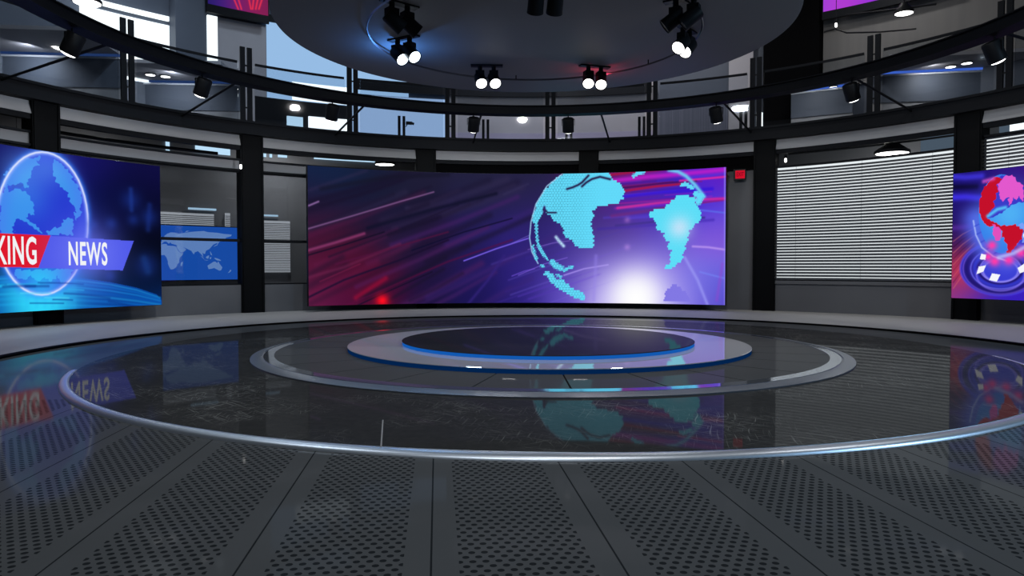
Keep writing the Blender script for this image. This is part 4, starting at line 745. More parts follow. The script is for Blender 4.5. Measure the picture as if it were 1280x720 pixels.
# ---------------------------------------------------------------- painted LED screens
def paint(ops, R, a0, a1, z0, z1, na, nz_, hexcell=0, warp=0.):
    A, Z = np.meshgrid(np.linspace(a0, a1, na), np.linspace(z0, z1, nz_))
    X = R*D2R*A; img = np.zeros(A.shape+(3,))
    def toX(p): return R*D2R*p[0], p[1]
    for op in ops:
        if op[0] == 'base':
            sig = op[1]; W = np.zeros(A.shape)
            for (a, z, c) in op[2]:
                x, y = toX((a, z)); d2 = (X-x)**2+(Z-y)**2
                w = np.exp(-d2/(2*sig*sig)) + .003/(d2+.3); w = w**1.0
                img += w[..., None]*np.array(c, float); W += w
            img /= W[..., None]
        elif op[0] == 'poly':
            _, pts, col, _s = op; P = [toX(p) for p in pts]
            xs = [p[0] for p in P]; ys = [p[1] for p in P]
            box = (X >= min(xs)) & (X <= max(xs)) & (Z >= min(ys)) & (Z <= max(ys))
            x = X[box]; y = Z[box]
            if warp and not _s:                                        # ragged coastlines
                wx = np.sin(9.1*y+2*np.sin(6.3*x)+1)+.7*np.sin(21*y+3*np.sin(17*x))+.5*np.sin(47*y+31*x); wy = np.sin(8.3*x+2*np.sin(7.1*y))+.7*np.sin(23*x+3*np.sin(15*y)+2)+.5*np.sin(43*x-37*y)
                x, y = x+warp*wx, y+warp*wy
            if hexcell:                                     # snap to the dot grid, for a stepped outline
                ry = hexcell*.866; row = np.round(y/ry); off = .5*(row % 2)*hexcell; y = row*ry; x = np.round((x-off)/hexcell)*hexcell+off
            ins = np.zeros(x.shape, bool)
            j = len(P)-1
            for i in range(len(P)):
                xi, yi = P[i]; xj, yj = P[j]
                c = ((yi > y) != (yj > y)) & (x < (xj-xi)*(y-yi)/((yj-yi) or 1e-9)+xi); ins ^= c; j = i
            t = img[box]; t[ins] = col; img[box] = t
        elif op[0] == 'line':
            _, pts, w, col, al = op; P = [toX(p) for p in pts]; best = np.full(A.shape, 1e9)
            L = sum(math.dist(P[i], P[i+1]) for i in range(len(P)-1))
            XX, ZZ = X, Z; pw = 2.2
            if hexcell and tuple(col) == (98, 218, 250):
                hc = .075; row = np.round(Z/(hc*.866)); off = .5*(row % 2)*hc; ZZ = row*hc*.866; XX = np.round((X-off)/hc)*hc+off; pw = 12
            for i in range(len(P)-1):
                (x1, y1), (x2, y2) = P[i], P[i+1]; dx, dy = x2-x1, y2-y1; l2 = dx*dx+dy*dy+1e-9
                t = np.clip(((X-x1)*dx+(Z-y1)*dy)/l2, 0, 1)
                best = np.minimum(best, np.hypot(XX-x1-t*dx, ZZ-y1-t*dy))
            k = al*np.exp(-(best/(w*.62))**pw)
            img = img*(1-k[..., None])+k[..., None]*np.array(col, float)
        elif op[0] == 'glow':
            _, p, r, col, al = op; x, y = toX(p)
            k = al*np.exp(-((X-x)**2+(Z-y)**2)/(r*r*.5))
            img = img*(1-k[..., None])+k[..., None]*np.array(col, float)
    return A, Z, np.clip(img, 0, 255)

def screen_emission(name, s=1.):
    m = bpy.data.materials.new(name); m.use_nodes = True; nt = m.node_tree; nt.nodes.clear()
    o = nt.nodes.new('ShaderNodeOutputMaterial'); e = nt.nodes.new('ShaderNodeEmission'); at = nt.nodes.new('ShaderNodeAttribute')
    at.attribute_name = 'picture'; e.inputs['Strength'].default_value = s
    # an LED wall shines forward only
    nt.links.new(at.outputs['Color'], e.inputs['Color']); nt.links.new(e.outputs[0], o.inputs['Surface']); return m
M['led'] = screen_emission('led_picture')

def led_display(name, key, R, a0, a1, z0, z1, na, nz_, parent, post=None):
    A, Z, img = paint(ART[key], R, a0, a1, z0, z1, na, nz_, .095 if key == 'centre' else 0, {'left': .030, 'right': .020}.get(key, 0.))
    if post: img = post(A, Z, img)
    s = img/255.; linr = np.where(s <= .04045, s/12.92, ((s+.055)/1.055)**2.4)
    V = np.stack([R*np.sin(A*D2R), R*np.cos(A*D2R), Z], -1).reshape(-1, 3)-np.array(parent.location)
    i = np.arange(nz_*na).reshape(nz_, na)
    F = np.stack([i[:-1, :-1], i[:-1, 1:], i[1:, 1:], i[1:, :-1]], -1).reshape(-1, 4)
    me = bpy.data.meshes.new(name); me.vertices.add(len(V)); me.vertices.foreach_set('co', V.ravel())
    me.loops.add(F.size); me.loops.foreach_set('vertex_index', F.ravel())
    me.polygons.add(len(F)); me.polygons.foreach_set('loop_start', np.arange(0, F.size, 4))
    me.update(calc_edges=True); me.validate()
    at = me.color_attributes.new('picture', 'FLOAT_COLOR', 'POINT')
    at.data.foreach_set('color', np.concatenate([linr.reshape(-1, 3), np.ones((len(V), 1))], 1).ravel())
    me.materials.append(M['led']); o = bpy.data.objects.new(name, me); COL.objects.link(o); o.parent = parent
    return o

def hexes(A, Z, img):
    # LED globe is drawn with little dots: darken the gaps of a fine hexagon grid on the cyan land
    X = 14.5*D2R*A; p = .115
    row = np.floor(Z/(p*.866)); u = (X/p+.5*(row % 2)) % 1-.5; v = (Z/(p*.866)) % 1-.5
    gap = (np.hypot(u, v*.9) > .46)
    land = (img[..., 2] > 225) & (img[..., 1] > 190) & (img[..., 0] < 200)
    k = (gap & land)[..., None]*np.clip((17.5-A)/6, .08, 1)[..., None]
    return img*(1-.24*k)

def led_screen(label, key, R, a0, a1, z0, z1, na, nz_, post=None, depth=.16):
    t = empty('led_screen', pol((a0+a1)/2, R, z0), label, 'screen')
    inv = Matrix.Translation(-t.location)
    bm = bmesh.new(); add_arc(bm, R+.012, R+depth, z0-.01, z1+.01, a0-.04, a1+.04, 1.); bm.transform(inv)
    link_mesh('screen_housing', bm, M['fixture'], t, True)
    led_display('screen_panel', key, R, a0, a1, z0, z1, na, nz_, t, post)
    n = 5
    for k in range(n):
        a = a0+(a1-a0)*(k+.5)/n
        for zz in (z0+.6, z1-.6):
            bm = bmesh.new(); add_tube(bm, pol(a, R+depth, zz), pol(a, 15.60, zz), .035, 8)
            bm.transform(inv); link_mesh('mounting_arm', bm, M['fixture'], t)
    return t, inv
led_screen('long curved screen at the back with a cyan globe on purple streaks', 'centre', 14.5, -27.95, 35.6, .19, 5.28, 860, 280, hexes)
sl, invl = led_screen('big screen at the left with a blue globe and a breaking news banner', 'left', 14.6, -88, -47.82, .42, 4.78, 700, 300)
led_screen('screen at the right with a red and pink globe over blue rings', 'right', 14.6, 64.85, 84, .67, 4.38, 420, 330)

def text_on_arc(body, a0, a1, z0, z1, R, m, parent, inv, name):
    cu = bpy.data.curves.new(name, 'FONT'); cu.body = body; cu.size = 1; cu.offset = .022; cu.space_character = 1.12; cu.resolution_u = 4
    to = bpy.data.objects.new(name, cu); COL.objects.link(to)
    dg = bpy.context.evaluated_depsgraph_get(); me = bpy.data.meshes.new_from_object(to.evaluated_get(dg))
    bpy.data.objects.remove(to)
    bm = bmesh.new(); bm.from_mesh(me); bpy.data.meshes.remove(me)
    xs = [v.co.x for v in bm.verts]; ys = [v.co.y for v in bm.verts]; x0, x1, y0, y1 = min(xs), max(xs), min(ys), max(ys)
    for v in bm.verts:
        fx, fy = (v.co.x-x0)/(x1-x0), (v.co.y-y0)/(y1-y0)
        v.co = inv @ pol(a0+(a1-a0)*fx, R, z0+(z1-z0)*fy)
    return link_mesh(name, bm, m, parent)
M['text'] = emis('headline_white', lin((240, 242, 245)), 1.)
text_on_arc('NEWS', *(-58.97, -54.47, 1.655, 2.341), 14.57, M['text'], sl, invl, 'headline_lettering')
text_on_arc('BREAKING', *(-71.23, -62.54, 1.673, 2.43), 14.57, M['text'], sl, invl, 'headline_lettering')

# exit sign
ex = empty('exit_sign', pol(36.75, 15.35, 4.86), 'small red illuminated exit sign between the centre screen and a column', 'sign', rot=(0, 0, -36.75*D2R+8*D2R))
bm = bmesh.new(); add_box(bm, (0, .03, .22), (.44, .10, .40)); add_box(bm, (0, .17, .25), (.06, .2, .06)); link_mesh('sign_housing', bm, M['fixture'], ex)
bm = bmesh.new(); add_box(bm, (.02, -.025, .22), (.34, .02, .30)); link_mesh('sign_face', bm, emis('exit_red', lin((205, 18, 44)), 1.), ex)
cu = bpy.data.curves.new('exit_word', 'FONT'); cu.body = 'EXIT'; cu.size = .15; cu.align_x = 'CENTER'; cu.align_y = 'CENTER'; cu.extrude = .002
to = bpy.data.objects.new('exit_word', cu); COL.objects.link(to); dg = bpy.context.evaluated_depsgraph_get()
me = bpy.data.meshes.new_from_object(to.evaluated_get(dg)); bpy.data.objects.remove(to)
eo = bpy.data.objects.new('exit_lettering', me); me.materials.append(emis('exit_word_mat', lin((70, 6, 16)), 1.)); COL.objects.link(eo)
eo.parent = ex; eo.location = (.02, -.038, .22); eo.rotation_euler = (math.pi/2, 0, 0); eo.scale = (.86, 1.5, 1)

# ---------------------------------------------------------------- balustrade: posts and glass
POSTS = [-79.6, -64.7, -49.9, -35.1, -20.4, -6.0, 9.1, 24.2, 38.8, 53.9, 68.5, 83.3]
where = ['beyond the left edge', 'above the far left of the globe screen', 'in front of the bright upper window', 'above the column right of the world map', 'left of the blue spotlights', 'below the pair of white spotlights', 'left of the red lit spotlights', 'right of the red lit spotlights', 'above the column beside the wide blind', 'above the wide slat blind', 'above the right screen', 'beyond the right edge']
proto = None
for a, wh in zip(POSTS, where):
    lab = 'pair of dark upright balustrade posts ' + wh
    if proto is None:
        proto = empty('balustrade_post', pol(a, 15.42, 6.76), lab, 'post', 'balustrade posts', rot=(0, 0, -a*D2R))
        for s in (-1, 1):
            bm = bmesh.new(); add_box(bm, (s*.125, 0, 1.31), (.17, .07, 2.62)); add_box(bm, (s*.125, 0, .03), (.20, .14, .06))
            link_mesh('upright', bm, M['beam'], proto)
        for zz in (1.98, .5):
            bm = bmesh.new(); add_box(bm, (0, 0, zz), (.09, .04, .05)); link_mesh('bracket', bm, M['fixture'], proto)
    else:
        o = copy_tree(proto); o.location = pol(a, 15.42, 6.76); o.rotation_euler = (0, 0, -a*D2R); o['label'] = lab
for i in range(len(POSTS)-1):
    a0, a1 = POSTS[i]+1.1, POSTS[i+1]-1.1
    t = empty('glass_balustrade', pol((a0+a1)/2, 15.42, 6.8), 'glass balustrade, its left post '+where[i], 'glass panel', 'balustrade glass')
    inv = Matrix.Translation(-t.location)
    bm = bmesh.new(); add_arc(bm, 15.40, 15.42, 6.80, 8.80, a0, a1); bm.transform(inv); link_mesh('glass_pane', bm, M['glass'], t, True)
    bm = bmesh.new(); add_arc(bm, 15.38, 15.44, 8.78, 8.86, a0+.1, a1-.1); bm.transform(inv); link_mesh('hand_rail', bm, M['beam'], t, True)

# ---------------------------------------------------------------- inner lighting ring with struts and spotlights
lr = empty('lighting_ring', (0, 0, 6.8), 'dark curved lighting ring hung in front of the balcony', 'ring')
bm = bmesh.new(); add_arc(bm, 9.84, 10.16, -.13, .12, -130, 130, 1.); link_mesh('ring_beam', bm, M['beam'], lr, True)
bm = bmesh.new(); add_arc(bm, 9.78, 10.22, .10, .13, -130, 130, 1.); add_arc(bm, 9.78, 10.22, -.16, -.13, -130, 130, 1.); link_mesh('ring_flange', bm, M['beam'], lr, True)
for a, b in ((-91, -84), (-70, -63.9), (-48.45, -43.6), (-25.4, -23.0), (-3.73, -2.6), (18.6, 18.0), (40.7, 38.3), (63, 58.6), (86, 80)):
    bm = bmesh.new(); add_tube(bm, pol(a, 10.1, -.05), pol(b, 15.3, -.18), .035, 8); add_tube(bm, pol(a, 10.05, -.05), pol(a, 10.35, -.06), .06, 8)
    link_mesh('strut', bm, M['beam'], lr)

def make_ring_spot():
    t = empty('ring_spotlight', (0, 0, 0), 'x', 'spotlight', 'spotlights under the lighting ring')
    bm = bmesh.new(); add_tube(bm, (0, 0, 0), (0, 0, -.14), .02, 8); add_box(bm, (0, 0, -.14), (.42, .03, .03))
    add_box(bm, (-.21, 0, -.24), (.015, .04, .2)); add_box(bm, (.21, 0, -.24), (.015, .04, .2))
    link_mesh('bracket', bm, M['fixture'], t)
    Mx = Matrix.Translation((0, 0, -.34)) @ Matrix.Rotation(28*D2R, 4, 'X')
    bm = bmesh.new(); add_lathe(bm, [(0, .24), (.17, .24), (.19, .21), (.19, -.20), (.175, -.215), (.165, -.20)], Mx); link_mesh('lamp_housing', bm, M['fixture'], t, True)
    bm = bmesh.new(); add_lathe(bm, [(.165, -.205), (.13, -.235), (.07, -.255), (0, -.262)], Mx); link_mesh('lamp_lens', bm, M['lens'], t, True)
    return t
rs = make_ring_spot()
rsp = [(-77.7, 'at the far left, hung over the big globe screen'), (-55.4, 'left of the bright window column'), (-32.0, 'over the left end of the curved centre screen'), (-5.4, 'under the pair of white twin spotlights'), (12.6, 'under the red lit twin spotlights'), (40.0, 'over the globe end of the centre screen'), (63.4, 'over the wide slat blind'), (86.0, 'at the far right, hung over the right screen')]
for i, (a, wh) in enumerate(rsp):
    o = rs if i == 0 else copy_tree(rs)
    o.location = pol(a, 10.0, 6.63); o.rotation_euler = (0, 0, -a*D2R); o['label'] = 'black cylindrical spotlight '+wh

# ---------------------------------------------------------------- suspended ceiling disc with twin spotlights
cdx, cdy = -.27, -.02
cd = empty('ceiling_disc', (cdx, cdy, 6.16), 'large round dark suspended ceiling disc over the podium', 'ceiling disc')
bm = bmesh.new(); add_ring(bm, [(0.001, 0), (4.83, 0), (4.875, .02), (4.875, .20), (4.83, .22), (0.001, .22)], 200, True); link_mesh('disc_panel', bm, M['disc'], cd, True, 30)
bm = bmesh.new()
add_ring(bm, [(3.16, -.10), (3.18, -.12), (3.20, -.10), (3.18, -.08)], 160, True)
tag(link_mesh('track_hoop', bm, M['hoop'], cd, True), 'thin steel hoop')
for a in range(0, 360, 60):
    bm = bmesh.new(); add_tube(bm, pol(a, 3.18, -.10), pol(a, 3.18, 0), .012, 6); link_mesh('hoop_hanger', bm, M['fixture'], cd)
for x, y in ((2.5, 2.5), (-2.5, 2.5), (2.5, -2.5), (-2.5, -2.5)):
    bm = bmesh.new(); add_tube(bm, (x, y, .2), (x, y, 7.9), .03, 8); link_mesh('hanger_rod', bm, M['fixture'], cd)

def make_twin(dirv, mats, lab, mount, a_mount):
    """two cans under a plate; dirv is the local aim"""
    t = empty('twin_spotlight', (mount[0], mount[1], 6.16), lab, 'spotlight', 'twin spotlights under the ceiling disc', rot=(0, 0, a_mount*D2R))
    bm = bmesh.new(); add_box(bm, (0, 0, -.015), (.72, .16, .03)); link_mesh('mounting_plate', bm, M['fixture'], t)
    d = (Matrix.Rotation(-a_mount*D2R, 3, 'Z') @ Vector(dirv)).normalized(); rot = Vector((0, 0, -1)).rotation_difference(d).to_matrix().to_4x4()
    for s in (-1, 1):
        bm = bmesh.new(); add_tube(bm, (s*.155, 0, -.03), (s*.155, 0, -.16), .05, 12); add_box(bm, (s*.155, 0, -.19), (.20, .16, .12)); link_mesh('yoke', bm, M['fixture'], t)
        Mx = Matrix.Translation((s*.155, 0, -.30)) @ rot
        bm = bmesh.new(); add_lathe(bm, [(0, .12), (.11, .12), (.125, .09), (.130, -.16), (.135, -.24), (.122, -.24), (.118, -.225)], Mx, 24); c = link_mesh('lamp_can', bm, M['fixture'], t, True)
        bm = bmesh.new(); add_lathe(bm, [(.119, -.226), (.0001, -.228)], Mx, 24); link_mesh('lamp_lens', bm, mats, c)
    return t
TW = [
 ((-2.80, .55), -38, (.45, -.60, -.62), 'lens_cool', 'twin spotlight glowing blue near the left edge of the ceiling disc'),
 ((-1.02, 2.36), -4, (.10, -.66, -.60), 'lens', 'white lit twin spotlight at the far edge of the disc, left of the red glow'),
 ((1.42, 2.18), 12, (-.14, -.66, -.60), 'lens', 'white lit twin spotlight with red glow at the far edge of the disc'),
 ((2.60, -.55), 48, (-.55, -.50, -.62), 'lens', 'white lit twin spotlight near the right edge of the disc'),
 ((-2.78, -1.35), 35, (.75, .30, -.60), 'fixture', 'dark twin spotlight seen from behind, above the blue one'),
 ((2.05, -2.05), -35, (-.75, .25, -.60), 'fixture', 'dark twin spotlight seen from behind, upper right of the disc'),
 ((-.42, -2.65), 0, (0, .55, -.65), 'fixture', 'dark twin spotlight cut by the top edge in the middle'),
]
for (mxy, am, dv, mt, lab) in TW:
    make_twin(dv, M[mt], lab, mxy, am)

# ---------------------------------------------------------------- upper level
struct(arc('wall_upper', 21.15, 21.3, 6.7, 14.2, -96, 100, M['navy_wall']), 'upper outer wall behind the balcony')
bm = bmesh.new(); add_disc(bm, 24, 14.2, 96); struct(link_mesh('ceiling', bm, M['beam']), 'dark main ceiling')
def upanel(name, a0, a1, z0, z1, m, R=21.0, t=.1, lab=None):
    o = arc(name, R, R+t, z0, z1, a0, a1, M[m]); o['kind'] = 'structure'
    if lab: o['label'] = lab
    return o
upanel('window_9', -46.5, -37.7, 8.9, 11.32, 'day', lab='bright upper window at the left')
upanel('window_10', -47.5, -37.7, 11.50, 11.68, 'day', lab='bright strip over the upper left window')
upanel('column.020', -37.6, -34.4, 6.7, 14, 'navy_wall', R=20.4, t=.7, lab='wide dark pillar beside the bright upper window')
upanel('window_11', -33.6, -32.5, 8.5, 12.1, 'day', lab='narrow bright upper window by the wide pillar')
upanel('wall_upper_curtain', -32.5, -27.0, 8.5, 12.1, 'pale', lab='pale pleated upper wall')
upanel('window_12', -26.9, -17.2, 9.0, 12.4, 'wall_glow', lab='pale blue upper wall glowing as if daylit')  # wall built as a glowing panel, daylight put into its colour
upanel('window_13', -24.2, -17.0, 8.98, 9.75, 'day', R=20.6, lab='white bright pane above the lighting ring')
upanel('wall_upper_sash', -28.6, -17.0, 7.6, 8.95, 'beam', R=20.7)
upanel('wall_upper_sash_pale', -31, -28.6, 6.8, 8.95, 'pale', R=20.7)
upanel('window_14', -24.9, -23.0, 7.4, 8.22, 'day_blue', R=20.55, lab='small blue white upper window')
upanel('window_15', -22.3, -17.5, 7.4, 8.30, 'day', R=20.55, lab='bright upper window left of a post')
upanel('window_16', -16.6, -4.3, 6.8, 9.6, 'wall_glow_deep', lab='pale blue wall glowing as if daylit, behind the balustrade')  # wall built as a glowing panel, daylight put into its colour
upanel('window_17', -16.6, -9.5, 9.65, 11, 'wall_glow', R=21.05, lab='pale blue wall glowing as if daylit, under the disc edge')  # wall built as a glowing panel, daylight put into its colour
M['lilac'] = noise_mat('lilac_screen_tint', (.32, .30, .42), (.36, .34, .45), 1., .6, .1)
upanel('wall_upper_back_tint', -4.2, 22.3, 6.8, 8.05, 'lilac', R=20.95)  # lower band tinted lilac in place of the screens' reflection
upanel('wall_upper_back', -4.2, 22.3, 6.8, 12.5, 'pale', lab='pale lilac upper back wall')
upanel('trim_6', -16.4, 22.2, 9.75, 10.25, 'beam', R=20.7, lab='dark curved ceiling edge under the disc')
upanel('wall_upper_drapes', 22.4, 31.6, 6.8, 9.3, 'curtain', lab='dark striped upper wall')
upanel('wall_upper_pier', 31.7, 34.6, 6.8, 11.6, 'pale', R=20.9, lab='pale upper pier')
upanel('column.021', 36.0, 42.4, 6.8, 14, 'beam_black', R=20.5, t=.7, lab='wide black upper pillar')
upanel('wall_upper_panelled', 42.5, 70, 9.15, 14, 'brick', R=21.0)
upanel('window_18', 35.3, 36.0, 7.55, 8.35, 'day', R=20.4, lab='tiny bright window beside the black pillar')
upanel('trim_7', -31, -16.8, 12.2, 12.5, 'beam', R=20.6, lab='dark beam above the glowing blue wall')

# corridor rooms with low ceilings and blue coves
def upper_room(nm, p, q, depth, cov, base_m, side, n):
    p = Vector((*p, 0)); q = Vector((*q, 0)); d = (q-p).normalized(); nrm = Vector((-d.y, d.x, 0))
    if nrm.dot(p) > 0: nrm = -nrm                      # towards the room centre
    def slab(bm, z0, z1, f0, f1):
        pts = [p+nrm*f0, q+nrm*f0, q+nrm*f1, p+nrm*f1]; add_poly_slab(bm, [(v.x, v.y) for v in pts], z0, z1)
    bm = bmesh.new(); slab(bm, 6.76, 7.85, -.1, .0); w = struct(link_mesh(nm, bm, M[base_m]))
    bm = bmesh.new(); slab(bm, 7.85, 8.92, -.1, .05); struct(link_mesh(nm+'_band', bm, M['navy_wall'], w))
    bm = bmesh.new(); slab(bm, 8.84, 8.90, .05, .09); struct(link_mesh(nm+'_moulding', bm, M['line_pale'], w))
    bm = bmesh.new(); slab(bm, 8.92, 9.0, -.1, .10); struct(link_mesh(nm+'_cove', bm, M[cov], w))
    bm = bmesh.new(); slab(bm, 9.0, 9.12, -.1, depth); struct(link_mesh('ceiling_%s' % side, bm, M['pale']))
upper_room('wall_corridor_left', (-19.0, 12.7), (-13.1, 12.65), 2.6, 'cove_left', 'wall_mid', 'corridor_left', 0)
upper_room('wall_corridor_window', (-14.9, 16.25), (-9.9, 16.1), 2.6, 'cove_left', 'wall_mid', 'corridor_window', 0)
upper_room('wall_corridor_pillar', (12.7, 15.3), (14.6, 13.9), 1.4, 'cove', 'wall_mid', 'corridor_pillar', 0)
upper_room('wall_corridor_right', (14.4, 12.25), (19.2, 10.85), 2.0, 'cove', 'wall_mid', 'corridor_right', 0)

def downlight(x, y, z, r, lab, grp=None, mt='lens', housing=True):
    t = empty('downlight', (x, y, z), lab, 'light', grp)
    bm = bmesh.new(); add_lathe(bm, [(0, 0), (r*.9, 0), (r*1.15, -.03), (r*1.15, -.055), (r, -.055)], Matrix.Identity(4), 24); link_mesh('light_rim', bm, M['fixture'], t, True)
    bm = bmesh.new(); add_lathe(bm, [(r, -.05), (0, -.052)], Matrix.Identity(4), 24); link_mesh('light_diffuser', bm, M[mt], t)
    return t
for x, y, lab in ((-13.03, 15.09, 'round downlight left of its twin behind the window post'), (-12.55, 15.3, 'round downlight right of its twin, left of a ring spotlight'),
                  (16.65, 11.0, 'round downlight in the right corridor ceiling, left of two'), (16.9, 10.5, 'round downlight in the right corridor ceiling, right of two'), (14.0, 14.3, 'round downlight under the ceiling by the black pillar')):
    downlight(x, y, 8.995, .17, lab)

def pendant(x, y, z, r, lab, drop):
    t = empty('pendant_lamp', (x, y, z), lab, 'lamp')
    bm = bmesh.new(); add_lathe(bm, [(0, .36), (r*.42, .36), (r*.50, .30), (r*1.04, .10), (r*1.06, .02), (r*.98, .0)], Matrix.Identity(4), 28); link_mesh('lamp_shade', bm, M['fixture'], t, True)
    bm = bmesh.new(); add_lathe(bm, [(r*.97, .005), (r*.5, .0), (0, -.005)], Matrix.Identity(4), 24); link_mesh('lamp_diffuser', bm, M['lens'], t, True)
    bm = bmesh.new(); add_tube(bm, (0, 0, .34), (0, 0, drop), .025, 8); link_mesh('lamp_rod', bm, M['fixture'], t)
    return t
def bulb(p, lab, drop):
    t = empty('hanging_bulb', p, lab, 'lamp')
    bm = bmesh.new(); add_lathe(bm, [(0, -.09), (.03, -.075), (.045, -.03), (.038, .03), (.025, .07), (0, .07)], Matrix.Identity(4), 16); link_mesh('bulb_glass', bm, M['lens'], t, True)
    bm = bmesh.new(); add_tube(bm, (0, 0, .06), (0, 0, .18), .05, 10); add_tube(bm, (0, 0, .18), (0, 0, drop), .012, 6); link_mesh('bulb_socket', bm, M['fixture'], t)
pendant(*(13.868, 10.175, 5.609), .55, 'wide black pendant lamp above the slat blind', 6.7-(13.868, 10.175, 5.609)[2])
pendant(*(-4.313, 16.651, 5.869), .40, 'black pendant lamp above the left end of the centre screen', 6.7-(-4.313, 16.651, 5.869)[2])
pendant(*(14.24, 10.172, 10.523), .30, 'bright disc lamp in the upper right corridor', 3.)
pendant(*(-13.5, 11.135, 10.232), .42, 'bright disc lamp above the upper left window', 3.)
bulb((10.738, 11.794, 5.575), 'small bare bulb beside the column at the wide blind', .9)
bulb((-13.934, 7.762, 5.194), 'small bulb above the top of the globe screen', .9)
bulb((-8.988, 12.258, 5.137), 'small bulb at the side of the column right of the world map', .6)
bulb((12.495, 11.527, 10.52), 'small hanging bulb in the upper right corridor', 3.)
# ceiling pipes in the lower recesses
def pipe(name, pts, r, m, lab, cat='pipe'):
    bm = bmesh.new()
    for a, b in zip(pts[:-1], pts[1:]): add_tube(bm, a, b, r, 8)
    return tag(link_mesh(name, bm, m, None, True), lab, cat)
pipe('ceiling_pipe', [pol(a, 17.2, 5.97) for a in (41.5, 46, 51, 57, 62)], .035, M['fixture'], 'black pipe above the wide slat blind')
pipe('ceiling_pipe', [pol(a, 17.2, 6.02) for a in (-31, -26, -20, -11.5)], .035, M['fixture'], 'black pipe above the left end of the centre screen')
pipe('ceiling_pipe', [pol(a, 16.8, 5.75) for a in (-57, -50, -44, -37)], .06, M['fixture'], 'black pipe above the glass partition by the map')
pipe('ceiling_pipe', [(12.455, 12.293, 10.499), (12.755, 11.981, 10.529), (13.008, 11.707, 10.301), (13.761, 10.812, 10.069), (14.471, 9.841, 9.893)], .03, M['fixture'], 'thin kinked black pipe in the upper right corridor')
pipe('ceiling_pipe', [(12.964, 11.755, 10.963), (13.755, 10.819, 10.814), (14.817, 9.311, 10.572)], .04, M['fixture'], 'straight black pipe just under the purple upper screen')
# right transom windows
M['slate_glow'] = emis('dim_city_glow', lin((70, 84, 98)), 1.)
upanel('window_20', *(54.07, 58.23), 5.9, 6.5, 'slate_glow', R=19.6, t=.04, lab='dim bluish pane above the wide blind')
upanel('window_21', *(61.59, 62.6), 5.6, 6.5, 'slate_glow', R=19.6, t=.04, lab='dim bluish pane above the right screen')
upanel('window_22', *(62.6, 67.14), 5.6, 6.5, 'day', R=19.55, t=.04, lab='bright pane above the right screen')

# small upper screens
def small_screen(label, key, R, a0, a1, z0, z1, na, nz_):
    t = empty('upper_screen', pol((a0+a1)/2, R, z0), label, 'screen'); inv = Matrix.Translation(-t.location)
    bm = bmesh.new(); add_arc(bm, R+.01, R+.14, z0-.32, z1+.3, a0-.12, a1+.12, 1.); bm.transform(inv); link_mesh('screen_housing', bm, M['beam'], t, True)
    led_display('screen_panel', key, R, a0, a1, z0, z1, na, nz_, t)
small_screen('dark upper screen with red streaks left of the ceiling disc', 'upper_left', 20.3, *(-34.13, -27.23), 12.319, 13.6, 160, 60)
small_screen('purple upper screen right of the ceiling disc', 'upper_right', 20.3, *(42.93, 55.74), 12.189, 13.6, 200, 60)

# pairs of bollard posts standing behind the balustrade glass
bp = [(502, 'beside a small camera'), (607, 'under the white twin spotlights'), (711, 'left of the ring spotlight below the red glow'), (802, 'just left of a balustrade post'), (929, 'by the pale upper pier')]
pr = None
for (px, wh), (x, y, z) in zip(bp, [(-3.637, 17.118, 6.888), (-0.047, 17.5, 7.013), (3.545, 17.137, 7.012), (6.524, 16.239, 6.977), (10.156, 14.251, 7.019)]):
    a = math.degrees(math.atan2(x, y))
    if pr is None:
        pr = empty('bollard', (x, y, 6.76), '', 'post', 'posts behind the balustrade', rot=(0, 0, -a*D2R))
        for s in (-1, 1):
            bm = bmesh.new(); add_box(bm, (s*.10, 0, .62), (.11, .06, 1.24)); link_mesh('upright', bm, M['beam'], pr)
        o = pr
        first = o
    else:
        o = copy_tree(pr); o.location = (x, y, 6.76); o.rotation_euler = (0, 0, -a*D2R)
    o['label'] = 'short dark post pair behind the glass '+wh

cp = pr.location; ca = pr.rotation_euler.z
vc = empty('video_camera', (cp[0]+.22*math.cos(ca), cp[1]+.22*math.sin(ca), 7.72), 'small black camera mounted beside the post pair in front of the glowing blue wall', 'camera', rot=(0, 0, ca))
bm = bmesh.new(); add_box(bm, (.10, 0, .0), (.26, .12, .12)); link_mesh('camera_body', bm, M['fixture'], vc)
bm = bmesh.new(); add_tube(bm, (.23, 0, 0), (.31, 0, -.03), .045, 12, .055); link_mesh('camera_lens', bm, M['beam'], vc, True)
bm = bmesh.new(); add_tube(bm, (.02, 0, -.06), (-.04, 0, -.16), .02, 8); link_mesh('camera_bracket', bm, M['fixture'], vc)
# ---------------------------------------------------------------- lights
def area(loc, size, power, col, target=None, shape='DISK', spec=1.):  # added unseen fill lights, no fixture built for them
    L = bpy.data.lights.new('area_fill', 'AREA'); L.shape = shape; L.size = size; L.energy = power; L.color = col; L.specular_factor = spec
    o = bpy.data.objects.new('area_fill', L); COL.objects.link(o); o.location = loc
    d = (Vector(target)-Vector(loc)) if target else Vector((0, 0, -1)); o.rotation_euler = d.to_track_quat('-Z', 'Y').to_euler(); return o
KEY = 250
SZ = .45
area((0, -9, 12.5), SZ, KEY*1.1, (1, .98, .96), (0, 2, 0))
area((-9, -3, 12.5), SZ, KEY*1.0, (.84, .92, 1), (-3, 4, 0))
area((10, -3, 12.5), SZ, KEY*.9, (1, .97, .95), (4, 4, 0))
area((-9, 8, 13.5), SZ, KEY*1.0, (.70, .85, 1), (-10, 12, 0))
area((9, 8, 13.5), SZ, KEY*.7, (1, .97, .95), (10, 12, 0))
area((-4, -15, 12.0), SZ, KEY*1.25, (.92, .96, 1), (-1, -8, 0))  # added behind the camera to lift the front floor
area((13, -12, 7.0), .8, 600, (.45, .72, 1), (4, -6.5, 0))  # added cool light out of view, brightening the steel rim
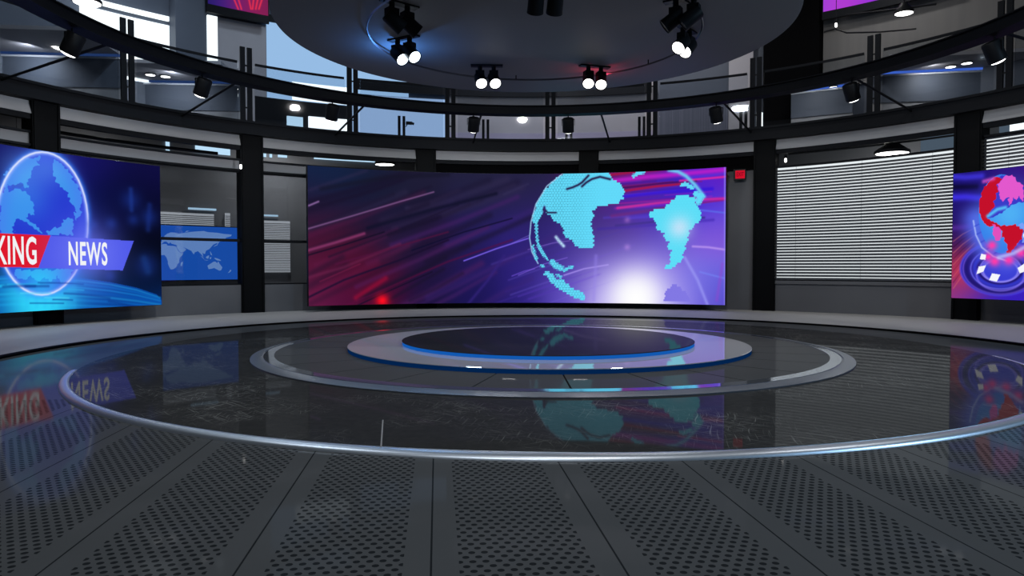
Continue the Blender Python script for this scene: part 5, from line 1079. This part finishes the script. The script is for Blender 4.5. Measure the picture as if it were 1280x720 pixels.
# the lit twin spotlights
for x, y, c in ((-2.6, .2, (.45, .7, 1)), (-1.0, 2.0, (1, .98, .96)), (1.4, 1.8, (1, .93, .93)), (2.4, -.8, (1, .98, .96))):
    L = bpy.data.lights.new('twin_beam_light', 'SPOT'); L.energy = 130; L.spot_size = 150*D2R; L.spot_blend = 1.; L.shadow_soft_size = .25; L.color = c
    o = bpy.data.objects.new('twin_beam_light', L); COL.objects.link(o); o.location = (x, y, 5.55)
# wall washers: the spotlights of the lighting ring throw their light outwards on the walls and the walkway
for i, (a, wh) in enumerate(rsp):
    L = bpy.data.lights.new('ring_beam_light', 'SPOT'); L.energy = 400 if a < 0 else 230; L.spot_size = 125*D2R; L.spot_blend = 1.; L.shadow_soft_size = .15
    L.color = (.93, .96, 1) if a < 0 else (1, .98, .96)
    o = bpy.data.objects.new('ring_beam_light', L); COL.objects.link(o); o.location = pol(a, 10.25, 6.05)
    d = pol(a, 15.6, 2.2)-o.location; o.rotation_euler = d.to_track_quat('-Z', 'Y').to_euler()
# added corridor fill lights (lower level, behind the partitions and blinds)
for a, p in ((-47, 60), (-27, 160), (52, 60)):
    area(pol(a, 18.2, 6.6), .4, p, (1, .99, .97), tuple(pol(a, 18.9, 2)))
for a, p, c in ((-25, 30, (.7, .85, 1)), (2, 150, (.88, .90, 1)), (16, 150, (1, .93, .96)), (28, 60, (1, .97, .95)), (50, 50, (1, .97, .95)), (-45, 90, (.75, .86, 1))):
    area(pol(a, 18.0, 13.2), .4, p*1.2, c, tuple(pol(a, 20.9, 7)))
# corridor rooms on the balcony level
for x, y, p in ((-15.5, 11.6, 45), (-12.0, 14.6, 45), (15.8, 10.9, 22), (12.6, 13.6, 16)):
    area((x, y, 8.9), .3, p, (.86, .92, 1) if x < 0 else (1, .98, .96), (x*1.08, y*1.08, 7))
def point(loc, power, col, r=.1):  # added lights imitating lens bloom on the ceiling disc
    L = bpy.data.lights.new('bloom_light', 'POINT'); L.energy = power; L.color = col; L.shadow_soft_size = r
    o = bpy.data.objects.new('bloom_light', L); COL.objects.link(o); o.location = loc
point((-3.0, 1.15, 5.68), 34, (.10, .34, 1.0), .05)
point((1.60, 2.5, 5.80), 8, (1.0, .05, .10), .05)
W = bpy.data.worlds.new('World'); scene.world = W; W.use_nodes = True
W.node_tree.nodes['Background'].inputs['Color'].default_value = (.02, .022, .026, 1); W.node_tree.nodes['Background'].inputs['Strength'].default_value = 1.

# ---------------------------------------------------------------- camera
cam = bpy.data.cameras.new('Camera'); cam.sensor_width = 36; cam.lens = 36*908.916/1280; cam.clip_end = 200; cam.clip_start = .05
co = bpy.data.objects.new('Camera', cam); COL.objects.link(co)
co.location = (-2.14536, -14.17139, 1.6); co.rotation_euler = (math.pi/2-.0286134, .0006, -.1021213)
scene.camera = co
vs = scene.view_settings; vs.view_transform = 'Standard'; vs.look = 'None'; vs.gamma = 1; vs.exposure = 0; vs.use_curve_mapping = False
